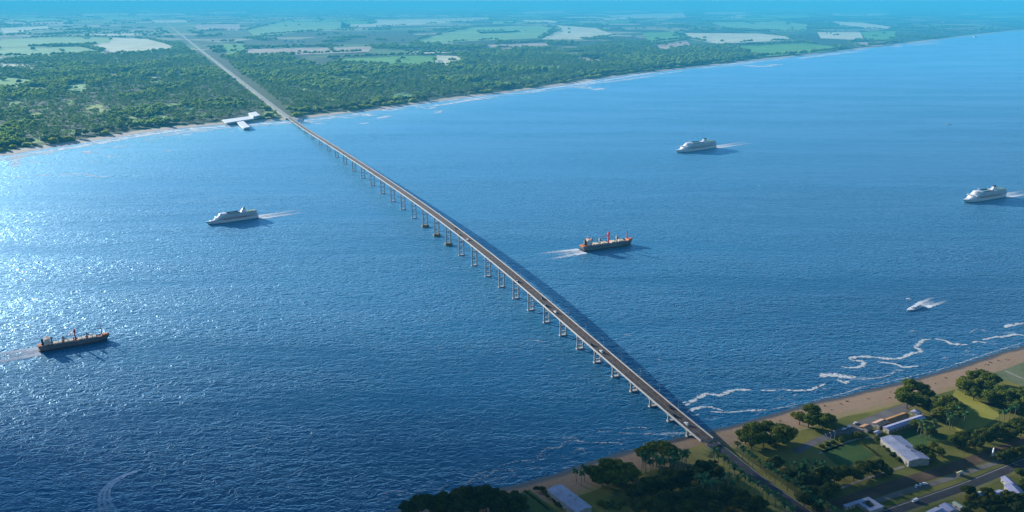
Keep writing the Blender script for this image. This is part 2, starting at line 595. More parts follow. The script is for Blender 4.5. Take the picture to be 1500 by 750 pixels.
FIELD_KINDS = {
    'mint': ((0.14, 0.30, 0.10), (0.29, 0.44, 0.18)),
    'green': ((0.09, 0.25, 0.045), (0.17, 0.36, 0.08)),
    'pale': ((0.44, 0.44, 0.28), (0.70, 0.66, 0.46)),
    'pink': ((0.36, 0.27, 0.20), (0.52, 0.42, 0.33)),
    'glade': ((0.12, 0.24, 0.05), (0.20, 0.33, 0.08)),
    'lime': ((0.20, 0.27, 0.06), (0.30, 0.36, 0.10)),
}
FIELD_MATS = {k: [field_material('field_' + k + s, a, b, r) for s, r in (('', 0.15), ('_b', 0.9))] for k, (a, b) in FIELD_KINDS.items()}
FIELDS = [
    ('mint', [(0, 58), (85, 54.5), (165, 55), (160, 62), (120, 66), (0, 69)]),
    ('pale', [(165, 55), (215, 57), (240, 63), (256, 69), (252, 74), (225, 75), (208, 80), (160, 76), (122, 68), (162, 61)]),
    ('mint', [(0, 70), (118, 68), (155, 77), (110, 81), (0, 83)]),
    ('green', [(-40, 111), (0, 112), (40, 116), (58, 121), (30, 128), (-40, 131)]),
    ('pale', [(0, 41), (70, 38), (73, 44), (0, 49)]), ('pale', [(125, 50), (240, 48), (238, 51), (130, 53)]),
    ('pink', [(288, 36), (350, 35), (353, 45), (284, 43)]), ('green', [(325, 65), (356, 64), (362, 77), (333, 82)]),
    ('pink', [(364, 72), (440, 70), (545, 68), (540, 76), (430, 80), (362, 83)]),
    ('mint', [(362, 44), (430, 28), (520, 27), (510, 42), (372, 52)]), ('pale', [(0, 93), (60, 95), (100, 99), (0, 101)]),
    ('pale', [(212, 111), (238, 113), (233, 118), (208, 117)]), ('lime', [(279, 114), (300, 108), (303, 115), (281, 118)]),
    ('mint', [(100, 126), (128, 118), (125, 135), (96, 140)]),
    ('green', [(498, 85), (600, 81), (640, 82), (632, 95), (590, 96), (500, 93)]),
    ('pale', [(640, 81), (668, 82), (682, 88), (670, 95), (636, 96)]),
    ('pale', [(596, 76), (660, 73), (664, 77), (600, 79)]),
    ('mint', [(606, 60), (690, 40), (790, 37), (812, 42), (790, 56), (690, 60), (622, 65)]),
    ('pale', [(816, 37), (872, 41), (905, 52), (862, 57), (794, 57), (820, 44)]),
    ('pale', [(500, 31), (720, 25), (718, 29), (600, 37), (500, 41)]), ('pink', [(712, 66), (800, 62), (806, 71), (730, 71)]),
    ('pale', [(765, 17), (820, 14), (832, 19), (770, 21)]), ('pale', [(880, 23), (1000, 18), (1005, 26), (900, 27)]),
    ('green', [(940, 48), (1000, 46), (1012, 56), (952, 62)]), ('pink', [(962, 66), (1006, 59), (1012, 68), (972, 77)]),
    ('mint', [(832, 78), (860, 76), (862, 82), (832, 83)]), ('pink', [(832, 84.5), (890, 83), (880, 89), (845, 89)]),
    ('pale', [(986, 48), (1110, 49), (1150, 53), (1162, 59), (1100, 61.5), (1050, 64), (1010, 57)]),
    ('green', [(1082, 67), (1180, 63), (1236, 70), (1212, 75), (1130, 82), (1112, 83), (1088, 75)]),
    ('mint', [(1032, 33), (1150, 31), (1184, 36), (1180, 45), (1150, 46), (1062, 42)]),
    ('pale', [(1207, 31), (1262, 33), (1310, 40), (1300, 44), (1240, 40)]),
    ('green', [(1262, 47), (1312, 45), (1312, 59), (1268, 59)]), ('pale', [(1197, 47), (1260, 47), (1266, 59), (1202, 56)]),
    ('pink', [(1242, 62), (1312, 60.5), (1290, 66.5), (1258, 69)]),
    ('lime', [(160, 178), (185, 166), (200, 172), (182, 186)]), ('lime', [(40, 173), (62, 172), (62, 181), (42, 182)]),
    ('lime', [(385, 160), (400, 155), (405, 170), (388, 174)]), ('lime', [(480, 140), (500, 139), (498, 143), (482, 144)]),
    ('pale', [(700, 46.5), (760, 45), (756, 47.5), (704, 49)]), ('mint', [(620, 12), (720, 10), (725, 14), (630, 16)]),
    ('pale', [(1030, 18), (1090, 17), (1092, 21), (1034, 21)]), ('mint', [(1110, 22), (1180, 20), (1190, 26), (1120, 27)]),
    ('pale', [(120, 20), (190, 19), (188, 22), (124, 23)]), ('mint', [(0, 28), (60, 26), (110, 29), (40, 34)]),
    ('pale', [(300, 18), (360, 16), (362, 19), (306, 21)]), ('mint', [(400, 12), (480, 11), (476, 16), (404, 17)]),
]
frg = random.Random(21)
NF = len(FIELDS)
for _ in range(85):
    cx_ = frg.uniform(-10, 900)
    sh_ = float(np.interp(cx_, [p[0] for p in FAR_PX], [p[1] for p in FAR_PX]))
    up_ = 92 if cx_ < 640 else np.interp(cx_, (640, 900), (95, 68))
    cy_ = frg.uniform(up_, sh_ - 13)
    if abs(cx_ - (205 + (cy_ - 3.7) / 0.786)) < 26 or (300 < cx_ < 400 and cy_ > 150):
        continue
    k_ = 0.25 + 0.75 * (cy_ - 40) / 160
    a_, b_ = frg.uniform(7, 26) * k_, frg.uniform(2.4, 6.5) * k_
    ph_ = frg.uniform(0, 6)
    FIELDS.append((frg.choice(['glade', 'glade', 'glade', 'lime', 'mint']), [(cx_ + a_ * frg.uniform(0.7, 1.2) * math.cos(q), cy_ + b_ * frg.uniform(0.7, 1.2) * math.sin(q)) for q in np.linspace(0, 6.283, 8, endpoint=False)]))
NG = len(FIELDS)
for _ in range(95):
    cy_ = 4.5 + 30 * frg.random() ** 1.5
    cx_ = frg.uniform(-20, 1520)
    if cx_ > 1180 and cy_ > 26:
        continue
    hw_, hh_ = frg.uniform(12, 46) * (0.5 + cy_ / 40), (0.35 + cy_ * 0.055) * frg.uniform(0.6, 1.3)
    sk = frg.uniform(-6, 6)
    FIELDS.append((frg.choice(['pale', 'pale', 'mint', 'mint', 'green', 'pink']), [(cx_ - hw_ + sk, cy_ - hh_ * frg.uniform(0.4, 0.9)), (cx_ + hw_ * 0.6 + sk, cy_ - hh_), (cx_ + hw_, cy_ - hh_ * 0.1), (cx_ + hw_ * 0.7 - sk, cy_ + hh_ * 0.8), (cx_ - hw_ * 0.8 - sk, cy_ + hh_)]))
for i, (k, poly) in enumerate(FIELDS):
    if k not in ('lime', 'glade'):
        sheet('field', poly, FZ + 0.35 + (0 if i < NG else 0.05 + 0.02 * (i - NG)), FIELD_MATS[k][i % 2])
    else:
        sheet('field', poly, FZ + 0.35, FIELD_MATS[k][0])
FIELD_W = [[P(x, y, FZ) for x, y in poly] for _, poly in FIELDS]

# ------------------------------------------------------------------ bridge line
G1, G2 = P(505.7, 240), P(928, 572)
BD = (G2 - G1).normalized()
BN = Vector((-BD.y, BD.x, 0))


def line_s(px):
    """distance along the bridge line where it crosses the photograph's column px"""
    a, b = -60000.0, 3000.0
    for _ in range(60):
        m = (a + b) / 2
        q = G1 + BD * m
        if proj(q.x, q.y, 0)[0] < px:
            a = m
        else:
            b = m
    return a


ZP = [(425, 8), (453, 14), (487, 25), (520, 32), (553, 37), (600, 41), (650, 42), (713, 38.5), (760, 33.5), (812, 27), (865, 21), (940, 14.5), (1000, 10), (1042, 7.6)]
ZS = np.array([line_s(x) for x, _ in ZP])
ZV = np.array([z for _, z in ZP], float)
S0, S1 = ZS[0], ZS[-1]


def deck_z(s):
    k = np.linspace(-120, 120, 9)
    return float(np.mean(np.interp(np.asarray(s) + k, ZS, ZV)))


def bp(s, side=0.0, z=0.0):
    q = G1 + BD * s + BN * side
    return Vector((q.x, q.y, z))


print('bridge length', S1 - S0, 'from', S0)

m_conc = paint('pale_concrete', (0.36, 0.34, 0.31), 0.8, 0.12, 0.15, dirt=(0.25, 0.23, 0.2))
m_pier = paint('pier_concrete', (0.44, 0.41, 0.385), 0.85, 0.15, 0.2, dirt=(0.2, 0.17, 0.14))
m_cap = paint('weathered_footing', (0.20, 0.13, 0.035), 0.9, 0.25, 0.3)
m_deckroad = asphalt('bridge_asphalt', (0.066, 0.046, 0.037))
m_mark = paint('road_paint', (0.32, 0.31, 0.29), 0.7, 0.1, 1.0)
m_road = asphalt('road_asphalt', (0.050, 0.047, 0.048))
m_steel = paint('galvanised_steel', (0.42, 0.44, 0.46), 0.45, 0.1, 0.5, 0.6)

DW = 7.7
SS = np.arange(S0 - 30, S1 + 0.1, 12.0)
DZ = [deck_z(s) for s in SS]


def deck_loft(prof):
    """prof: list of (side, dz) closed cross-section"""
    return MB().loft([[bp(s, a, z + b) for a, b in prof] for s, z in zip(SS, DZ)])


bridge = thing('bridge', 'long white concrete bridge on slender twin-column piers arching gently across the blue water', 'bridge', (0, 0, 0))
deck_loft([(-DW, -0.2), (-DW, -1.1), (-4.4, -3.0), (4.4, -3.0), (DW, -1.1), (DW, -0.2)]).build('girder', m_conc, bridge)
deck_loft([(-DW + 0.7, -0.15), (DW - 0.7, -0.15), (DW - 0.7, 0.02), (-DW + 0.7, 0.02)]).build('road_surface', m_deckroad, bridge)
for sg in (1, -1):
    a, b = sorted((sg * (DW + 0.25), sg * (DW - 0.72)))
    deck_loft([(a, -1.0), (b, -1.0), (b, 1.25), (a, 1.25)]).build('parapet', m_conc, bridge)
mk = MB()
for s in np.arange(S0, S1, 14.0):
    for side in (-3.3, 3.3):
        z0, z1 = deck_z(s) + 0.05, deck_z(s + 5) + 0.05
        mk.add([bp(s, side - 0.14, z0), bp(s, side + 0.14, z0), bp(s + 5, side + 0.14, z1), bp(s + 5, side - 0.14, z1)], [(3, 2, 1, 0)])
tag(mk.build('lane_marking', m_mark, bridge), kind='stuff')
cl = MB()
for s in SS[:-1]:
    for side in (-0.22, 0.22):
        z0, z1 = deck_z(s) + 0.05, deck_z(s + 12) + 0.05
        cl.add([bp(s, side - 0.1, z0), bp(s, side + 0.1, z0), bp(s + 12, side + 0.1, z1), bp(s + 12, side - 0.1, z1)], [(3, 2, 1, 0)])
cl.build('centre_line', paint('yellow_road_paint', (0.30, 0.22, 0.09), 0.7, 0.1, 1.0), bridge)

PIER_PX = [430, 439, 448, 458.5, 470, 481.5, 493.5, 505.7, 519, 532, 546, 560.7, 575.7, 590.7, 606.7, 623, 640, 657, 676, 695, 715, 735, 756, 778, 801, 825, 850, 875.5, 902, 929, 957, 984, 1012]
PIER_S = [line_s(x) for x in PIER_PX]
print('pier spacing', np.round(np.diff(PIER_S)).tolist())
for px, s in zip(PIER_PX, PIER_S):
    top = deck_z(s) - 3.0
    ang = math.atan2(BN.y, BN.x)
    pr = MB().prism([(-5.4, -1.2, top - 2.4), (5.4, -1.2, top - 2.4), (5.4, 1.2, top - 2.4), (-5.4, 1.2, top - 2.4)],
                    [(-6.4, -1.5, top), (6.4, -1.5, top), (6.4, 1.5, top), (-6.4, 1.5, top)]).build('pier', m_conc, bridge)
    pr.location = bp(s)
    pr.rotation_euler = (0, 0, ang)
    for sx in (-4.3, 4.3):
        MB().tube([(sx, 0, -4), (sx, 0, top - 2.45)], [1.35, 1.2], 12).build('column', m_pier, pr, smooth=False)
    nb = 0 if top < 9 else (1 if top < 17 else (2 if top < 26 else 3))
    for k in range(nb):
        zb = (top - 2.4) * (k + 1) / (nb + 1) + (1.0 if k else -0.5)
        MB().box(-3.15, 3.15, -0.75, 0.75, zb - 0.8, zb + 0.8).build('crossbeam', m_pier, pr)
    central = px in (623, 640, 657)
    if central:
        MB().prism([(-7.4, -3.6, -3), (7.4, -3.6, -3), (7.4, 3.6, -3), (-7.4, 3.6, -3)], [(-7.0, -3.3, 4.2), (7.0, -3.3, 4.2), (7.0, 3.3, 4.2), (-7.0, 3.3, 4.2)]).build('footing', m_cap, pr)
    else:
        MB().box(-6.0, 6.0, -2.0, 2.0, -3, 1.3, 0.1, 0.1).build('footing', m_pier, pr)


# street lamps on the far parapet
def make_lamp(h, reach):
    t = thing('street_lamp', 'x', 'street lamp')
    MB().tube([(0, 0, 0), (0, 0, h)], [0.2, 0.12], 6).build('pole', m_steel, t)
    a = MB().tube([(0, 0, h), (0, reach * 0.5, h + 0.5), (0, reach, h + 0.6)], [0.1, 0.09, 0.08], 6).build('arm', m_steel, t)
    MB().box(-0.22, 0.22, reach - 0.2, reach + 0.9, h + 0.45, h + 0.68).build('lamp_head', paint('lamp_grey', (0.3, 0.31, 0.32), 0.4), a)
    return t


USED = {}
lamp = make_lamp(11, 2.2)
ang_b = math.atan2(BD.y, BD.x)
for k in range(2, len(PIER_S) - 1):
    s = PIER_S[k]
    place(lamp, USED, bp(s, DW - 0.2, deck_z(s) + 1.25), ang_b + math.pi, 1.0,
          'slim grey street lamp standing on the upstream parapet of the bridge', 'street lamps along the bridge')

# ------------------------------------------------------------------ roads on land
near_pts = [bp(S1 - 60, 0, deck_z(S1 - 60)), bp(S1, 0, deck_z(S1))] + [P(x, y, z) for x, y, z in
            ((1054, 658, 7.4), (1080, 678.5, 5.6), (1107, 699.6, 4.3), (1132, 718, 3.8), (1157, 735.8, 3.7), (1187, 757.5, 3.7), (1240, 797, 3.7), (1330, 865, 3.7))]
near_road = smooth_line([p[:] for p in near_pts], 8)[8:]
nrn = normals2(near_road)
near_s = np.r_[0, np.cumsum(np.linalg.norm(np.diff(near_road[:, :2], axis=0), axis=1))]
TAP = 1 + 0.08 * np.clip(1 - near_s / 60, 0, 1)


def road_band(name, line, lo, hi, dz, mat, kind, parent=None):
    n = normals2(line)
    if name == 'road':
        n = n * TAP[:, None]
    l = np.c_[line[:, :2] + n * hi, line[:, 2] + dz]
    r = np.c_[line[:, :2] + n * lo, line[:, 2] + dz]
    m = len(line)
    o = MB().add(np.vstack([l, r]).tolist(), [(i, m + i, m + i + 1, i + 1) for i in range(m - 1)]).build(name, mat, parent)
    if kind:
        tag(o, kind=kind)
    return o


emb = MB()
secs = []
for p, n, tp in zip(near_road, nrn, TAP):
    h = p[2] - GZ
    e = 7.4 * tp + 0.8
    w = e + 0.1 + 1.6 * h
    secs.append([(p[0] + n[0] * w, p[1] + n[1] * w, GZ - 0.3), (p[0] + n[0] * e, p[1] + n[1] * e, p[2] - 0.12),
                 (p[0] - n[0] * e, p[1] - n[1] * e, p[2] - 0.12), (p[0] - n[0] * w, p[1] - n[1] * w, GZ - 0.3)])
emb.loft(secs, closed=True)
tag(emb.build('road_embankment', grass_material('verge_grass', (0.12, 0.125, 0.035), (0.2, 0.18, 0.06), (0.14, 0.12, 0.05))), kind='structure')
road_band('road', near_road, -6.9, 6.9, 0.0, m_road, 'structure')
m_yellow = grass_material('verge_lawn', (0.19, 0.175, 0.035), (0.27, 0.225, 0.06), (0.16, 0.16, 0.04), 1 / 25, 1 / 7)
road_band('verge', np.c_[near_road[:, :2], np.full(len(near_road), GZ + 0.03)], -24, 17, 0.0, m_yellow, 'structure')
m_kerb = paint('kerb_stone', (0.32, 0.31, 0.29), 0.85, 0.15, 0.5)
for a, b in ((6.9, 7.3), (-7.3, -6.9)):
    secs = []
    for p, n in zip(near_road, nrn * TAP[:, None]):
        secs.append([(p[0] + n[0] * b, p[1] + n[1] * b, p[2] - 0.15), (p[0] + n[0] * b, p[1] + n[1] * b, p[2] + 0.14),
                     (p[0] + n[0] * a, p[1] + n[1] * a, p[2] + 0.14), (p[0] + n[0] * a, p[1] + n[1] * a, p[2] - 0.15)])
    tag(MB().loft(secs).build('kerb', m_kerb), kind='structure')
dash = MB()
rl = resample(near_road, 3.0)
rn = normals2(rl)
for i in range(0, len(rl) - 2, 4):
    a, b = rl[i], rl[i + 1]
    dash.add([(*(a[:2] + rn[i] * 0.12), a[2] + 0.02), (*(a[:2] - rn[i] * 0.12), a[2] + 0.02), (*(b[:2] - rn[i + 1] * 0.12), b[2] + 0.02), (*(b[:2] + rn[i + 1] * 0.12), b[2] + 0.02)], [(0, 1, 2, 3)])
tag(dash.build('road_marking', m_mark), kind='structure')

# the road over the far land: dual carriageway with pale edges
fs = np.r_[np.arange(S0 - 20, S0 - 3000, -40), np.geomspace(3000, 60000, 40) * -1 + S0]
far_line = np.array([bp(s, 0, max(FZ + 3.0, deck_z(S0) - (S0 - s) * 0.012))[:] for s in fs])[::-1]
secs = []
for p, n in zip(far_line, normals2(far_line)):
    secs.append([(*(p[:2] + n * 15), FZ - 0.2), (*(p[:2] + n * 11), p[2] - 0.2), (*(p[:2] - n * 11), p[2] - 0.2), (*(p[:2] - n * 15), FZ - 0.2)])
tag(MB().loft(secs).build('far_road_embankment', paint('bare_verge', (0.16, 0.19, 0.09), 0.95, 0.2, 0.02)), kind='structure')
m_froad = asphalt('far_asphalt', (0.13, 0.13, 0.13))
for a, b in ((0.8, 6.6), (-6.6, -0.8)):
    road_band('far_road', far_line, a, b, 0.1, m_froad, 'structure')
m_pale = paint('pale_road_edge', (0.55, 0.54, 0.50), 0.9, 0.1, 0.02)
for a, b in ((6.6, 8.2), (-8.2, -6.6), (-0.8, 0.8)):
    road_band('far_road_shoulder', far_line, a, b, 0.06, m_pale, 'structure')


def ground_road(name, px, w, z, mat):
    return ribbon(name, smooth_line([P(x, y, z)[:] for x, y in px], 6), w, z, mat)


m_dirt = grass_material('dirt_track', (0.085, 0.055, 0.035), (0.14, 0.095, 0.06), (0.06, 0.055, 0.025), 1 / 40, 1 / 5)
m_car = asphalt('car_park_asphalt', (0.095, 0.085, 0.08))
m_path = paint('pale_path', (0.20, 0.18, 0.15), 0.95, 0.2, 0.1)
hw = [(1560, 655), (1500, 677), (1420, 709), (1356, 731.6), (1308, 748), (1240, 772)]
ground_road('highway', hw, 12, GZ + 0.12, asphalt('dark_asphalt', (0.032, 0.032, 0.034)))
ground_road('highway_edge', [(x - 2, y - 3.9) for x, y in hw], 1.1, GZ + 0.14, m_path)
ground_road('highway_verge', [(x + 3, y + 6.5) for x, y in hw], 8, GZ + 0.06, grass_material('dry_verge', (0.13, 0.13, 0.045), (0.18, 0.165, 0.06), (0.1, 0.09, 0.04)))
ground_road('dirt_track', [(1540, 632), (1468, 659), (1404, 682), (1340, 702), (1292, 717), (1255, 729), (1200, 752), (1150, 775)], 15, GZ + 0.08, m_dirt)
ground_road('dirt_track', [(1560, 642), (1500, 664), (1440, 684), (1380, 704), (1320, 722), (1262, 742)], 7, GZ + 0.10, asphalt('gravel_track', (0.12, 0.105, 0.085)))
ground_road('footpath', [(1200, 664), (1225, 655), (1252, 644), (1270, 641), (1290, 643)], 3.0, GZ + 0.10, m_path)
ground_road('footpath', [(1325, 683), (1290, 694), (1262, 703), (1240, 712), (1215, 722)], 3.0, GZ + 0.10, m_path)
ground_road('footpath', [(1472, 543), (1490, 551), (1520, 563)], 3.5, GZ + 0.10, m_path)
ground_road('lane', [(1165, 662), (1190, 649), (1215, 638), (1245, 626), (1275, 614), (1310, 600), (1335, 592)], 10, GZ + 0.10, m_car)
sheet('car_park', [(1236, 634), (1262, 616), (1300, 600), (1326, 596), (1334, 602), (1300, 612), (1276, 626), (1250, 638)], GZ + 0.14, m_car)
m_pitch = grass_material('mown_pitch', (0.040, 0.080, 0.020), (0.055, 0.10, 0.028), (0.05, 0.075, 0.022), 1 / 30, 1 / 8)
sheet('playing_field', [(1203, 660), (1252, 645), (1281, 667), (1232, 687)], GZ + 0.10, m_pitch)
sheet('playing_field', [(762, 722), (775, 717), (818, 750), (772, 768)], GZ + 0.10, m_pitch)
sheet('lawn', [(1316, 637), (1352, 622), (1388, 641), (1352, 662)], GZ + 0.06, m_pitch)
sheet('lawn', [(1378, 612), (1400, 570), (1440, 590), (1466, 608), (1440, 625), (1405, 632)], GZ + 0.05, grass_material('sunny_lawn', (0.20, 0.20, 0.03), (0.25, 0.235, 0.045), (0.16, 0.17, 0.03), 1 / 40, 1 / 10))
sheet('lawn', [(1446, 548), (1472, 541), (1500, 530), (1560, 512), (1560, 560), (1500, 566), (1470, 556)], GZ + 0.05, grass_material('grey_lawn', (0.10, 0.12, 0.06), (0.15, 0.165, 0.09), (0.09, 0.11, 0.05), 1 / 40, 1 / 10))
sheet('lawn', [(960, 700), (985, 690), (1000, 660), (1030, 650), (1052, 668), (1036, 684), (1004, 692), (975, 706)], GZ + 0.05, grass_material('yellow_grass', (0.17, 0.15, 0.04), (0.24, 0.20, 0.065), (0.15, 0.15, 0.04), 1 / 30, 1 / 8))

# ------------------------------------------------------------------ foam and wakes
FOAM_Z = [0.0]


def foam_strip(name, line, w, mat, z=0.25, fade=None, ragged=0.25, kind='stuff', parent=None):
    line = np.asarray(line, float)
    n = normals2(line)
    m = len(line)
    w = np.broadcast_to(np.asarray(w, float), (m,)).copy()
    w *= 1 + ragged * (vnoise(np.arange(m) * 0.35 + RND.random() * 99, np.full(m, 3.3)) * 2 - 1)
    cols = np.linspace(-1, 1, 7)
    FOAM_Z[0] += 0.0015
    zl = 0.5 * z + FOAM_Z[0] + 0.00012 * np.arange(m)
    v = np.vstack([np.c_[line[:, :2] + n * (c * w / 2)[:, None], zl] for c in cols])
    ac = np.concatenate([np.full(m, c) for c in cols])
    fd = np.ones(m) if fade is None else np.asarray(fade)
    fd = np.tile(fd, 7)
    q = [(j * m + i, (j + 1) * m + i, (j + 1) * m + i + 1, j * m + i + 1) for j in range(6) for i in range(m - 1)]
    me = np_mesh(name, v, np.array(q)[:, ::-1], {'across': ac, 'fade': fd})
    o = link(name, me, mat)
    return tag(o, kind=kind)


m_foam = foam_material('sea_foam', (0.56, 0.58, 0.57), 10.0, 0.42, 0.95, 0.26)
m_patch = foam_material('foam_lace', (0.50, 0.53, 0.53), 5.5, 0.86, 0.75, 0.25)
m_ffoam = foam_material('far_sea_foam', (0.84, 0.89, 0.9), 34.0, 0.52, 0.85, 0.3)
m_thin = foam_material('thin_foam', (0.48, 0.50, 0.50), 7.0, 0.56, 0.75, 0.2)
m_wake = foam_material('wake_foam', (0.8, 0.82, 0.84), 9.0, 0.26, 1.0, 0.3)
m_soft = foam_material('soft_wake_foam', (0.8, 0.84, 0.9), 7.0, 0.25, 1.0, 0.3)


def px_foam(px, wpx, mat, step=3.0):
    """a line of froth along pixels; wpx is its height in the photograph's pixels"""
    line = smooth_line([P(x, y)[:] for x, y in px], 6)
    line = resample(line, step)
    _, yy = proj(line[:, 0], line[:, 1], 0)
    t = CAM_H / (FPX * SP + (yy - 375) * CP)
    dep = np.arctan((yy - 375) / FPX) + PITCH
    w = wpx * t / np.sin(dep) * 0.75
    m = len(line)
    k = np.linspace(0, 1, m)
    ends = np.clip(np.minimum(k, 1 - k) * 10, 0.0, 1)
    foam_strip('sea_foam', line, w * (0.35 + 0.65 * ends), mat)
    if mat is m_foam and m * step > 55:
        foam_strip('sea_foam', line, w * 2.2 * (0.4 + 0.6 * ends), m_patch, 0.18)


for px, w in (
    ([(1000, 590), (1014, 588), (1022, 583), (1034, 577), (1046, 578), (1056, 579), (1066, 574), (1078, 571.6), (1092, 571), (1102, 571.6)], 6.5),
    ([(1003, 596), (1010, 590), (1018, 588)], 5), ([(1006, 605), (1016, 599), (1026, 597), (1038, 596), (1048, 598), (1060, 602)], 6),
    ([(1010, 606), (1017, 609), (1024, 607)], 5), ([(1040, 603), (1068, 604), (1090, 602), (1122, 600)], 3.5), ([(1114, 571.6), (1128, 572.4), (1137, 571.6)], 3.5),
    ([(1148, 571), (1162, 572), (1176, 571.6), (1188, 571), (1194, 568), (1209, 562)], 4),
    ([(1202, 552), (1212, 549), (1226, 550), (1240, 552), (1254, 552)], 13), ([(1226, 556), (1238, 561), (1243, 558)], 6), ([(1176, 573), (1192, 570), (1206, 563)], 3),
    ([(1232, 537), (1250, 539), (1265, 535), (1263, 529), (1249, 528), (1246, 525), (1265, 522.5), (1287, 524), (1304, 526), (1321, 524), (1334, 518), (1346, 516.5), (1348.5, 512), (1341, 509), (1346, 504), (1353, 498), (1364, 497)], 6),
    ([(1370, 496), (1385, 499.5), (1395, 504), (1417, 505)], 5), ([(1439, 498), (1457, 494), (1472, 493), (1487, 490), (1502, 492)], 4.5),
    ([(1472, 480), (1479, 477), (1502, 473)], 5), ([(1285, 530), (1312, 533.6), (1323, 538), (1346, 536)], 4), ([(1424, 502), (1434, 500), (1444, 503)], 4),
):
    px_foam(px, w, m_foam)
for px, w in (
    ([(1257, 556), (1282, 554), (1295, 552), (1312, 545)], 4), ([(1180, 589.5), (1233, 577), (1265, 567), (1308, 558), (1372, 542.5), (1415, 529), (1457, 515), (1505, 500)], 2.6),
    ([(1100, 604), (1140, 598), (1180, 590)], 2.5), ([(560, 724.7), (577, 719), (597, 722), (608, 726.7), (624, 728.7)], 4),
    ([(653, 722.7), (671, 719), (683, 709), (691, 702), (704, 700.7), (720, 695), (724, 689), (736, 689), (753, 689)], 5),
    ([(690, 699), (700, 695), (715, 690)], 3), ([(800, 656), (819, 656), (827, 648), (843, 645), (859, 648), (912, 649)], 4), ([(823, 642), (846, 642)], 4.5),
    ([(784, 668), (805, 666.7)], 5), ([(790, 674), (800, 672)], 3), ([(874, 632), (896, 632)], 3.5), ([(842, 659), (855, 657)], 4), ([(905, 634), (940, 636), (960, 634)], 3),
    ([(775, 688), (790, 684)], 3), ([(770, 680), (783, 676), (795, 661), (805, 655)], 3), ([(735, 682), (760, 676), (786, 674)], 3), ([(700, 711), (730, 701), (758, 696)], 3),
    ([(915, 628), (935, 626), (955, 628)], 3), ([(640, 731), (672, 724), (700, 717)], 2.5), ([(1330, 486), (1345, 484)], 3), ([(1420, 488), (1432, 482), (1446, 486)], 3),
    ([(773, 497), (798, 501)], 3), ([(732, 531), (738, 530.5)], 3), ([(800, 527), (808, 527.5)], 3), ([(866, 524), (870, 524)], 4), ([(962, 526), (969, 528)], 3.5), ([(912, 489), (925, 492)], 2.5), ([(945, 484), (955, 483)], 2),
):
    px_foam(px, w, m_thin)
for px, w in (
    ([(19, 225.5), (26, 229), (21, 236), (24, 245)], 8), ([(20, 226), (40, 223.5), (78, 226)], 3), ([(0, 257.5), (22, 260), (40, 258), (83, 256), (121, 255), (144, 259), (162, 259)], 3.2),
    ([(120, 222), (133, 224), (146, 225.5)], 8), ([(156, 230), (173, 226)], 4), ([(38, 236), (60, 238), (80, 240)], 3.5), ([(128, 238), (145, 236.5)], 3), ([(156, 215), (175, 215.5), (192, 213)], 4), ([(134, 219), (154, 218)], 3),
    ([(518, 166.5), (530, 167.5), (544, 170)], 8), ([(536, 162), (552, 161)], 4), ([(559, 161), (575, 161.5), (592, 157.5)], 4), ([(553, 173.5), (572, 169.5)], 4), ([(474, 168.5), (508, 172.5), (519, 171)], 2),
    ([(525, 182), (545, 179)], 2.5), ([(444, 180), (474, 182)], 3), ([(608, 154), (624, 159), (640, 157)], 3), ([(641, 166), (646, 162)], 4), ([(655, 153), (690, 146), (712, 142)], 2.5), ([(730, 136), (765, 137), (800, 132)], 2.5),
    ([(838, 128.5), (852, 127), (864, 130)], 5.5), ([(870, 132), (884, 129)], 3), ([(885, 121), (930, 115), (960, 111)], 2.5), ([(1096, 95.5), (1112, 98)], 4.5), ([(1118, 98), (1140, 94)], 3), ([(1170, 86), (1215, 80), (1260, 75)], 2.2),
    ([(1305, 68), (1320, 68.5)], 3.5), ([(1335, 66), (1376, 63)], 2), ([(60, 222), (110, 214), (180, 204), (250, 195), (330, 187)], 2), ([(0, 233), (25, 229)], 3), ([(210, 206), (236, 203)], 3), ([(240, 220), (250, 221)], 4), ([(334, 193), (346, 192)], 2.5),
    ([(262, 200), (285, 195), (312, 191)], 2.2), ([(570, 157), (600, 152), (640, 148)], 2.0),
):
    px_foam(px, w, m_ffoam, 8.0)


wash = resample(smooth_line(resample(near_shore[(near_shore[:, 1] < 1700) & (near_shore[:, 0] > -160)], 55.0), 8), 3.0)
wn_ = -normals2(wash)
m_lace = foam_material('lacy_wash', (0.50, 0.53, 0.53), 11.0, 0.80, 0.7, 0.22)
for off, wd in ((-6, 12), (-24, 26)):
    ln = wash.copy()
    ln[:, :2] += wn_ * off
    foam_strip('sea_foam', ln, wd, m_lace, 0.16 + 0.002 * abs(off))


fs_ = resample(smooth_line(resample(far_shore[(far_shore[:, 0] > -2200) & (far_shore[:, 1] < 11000)], 160.0), 8), 9.0)
fn_ = -normals2(fs_)
m_brk = foam_material('breakers', (0.84, 0.89, 0.9), 46.0, 0.42, 0.9, 0.3)
for off, wd, kk_ in ((8, 44, 1.05), (50, 52, 0.8), (105, 46, 0.68)):
    ln = fs_.copy()
    ln[:, :2] += fn_ * (off + 10 * np.sin(np.arange(len(ln)) * 0.05 + off))[:, None]
    foam_strip('sea_foam', ln, wd * (1 + 0.5 * np.clip(-ln[:, 0] / 1200, 0, 1)), m_brk, 0.3, fade=np.clip(vnoise(np.arange(len(ln)) * 0.035 + off, np.full(len(ln), off * 1.7)) * 2.4 - 0.9 + (kk_ - 0.6), 0, 1))


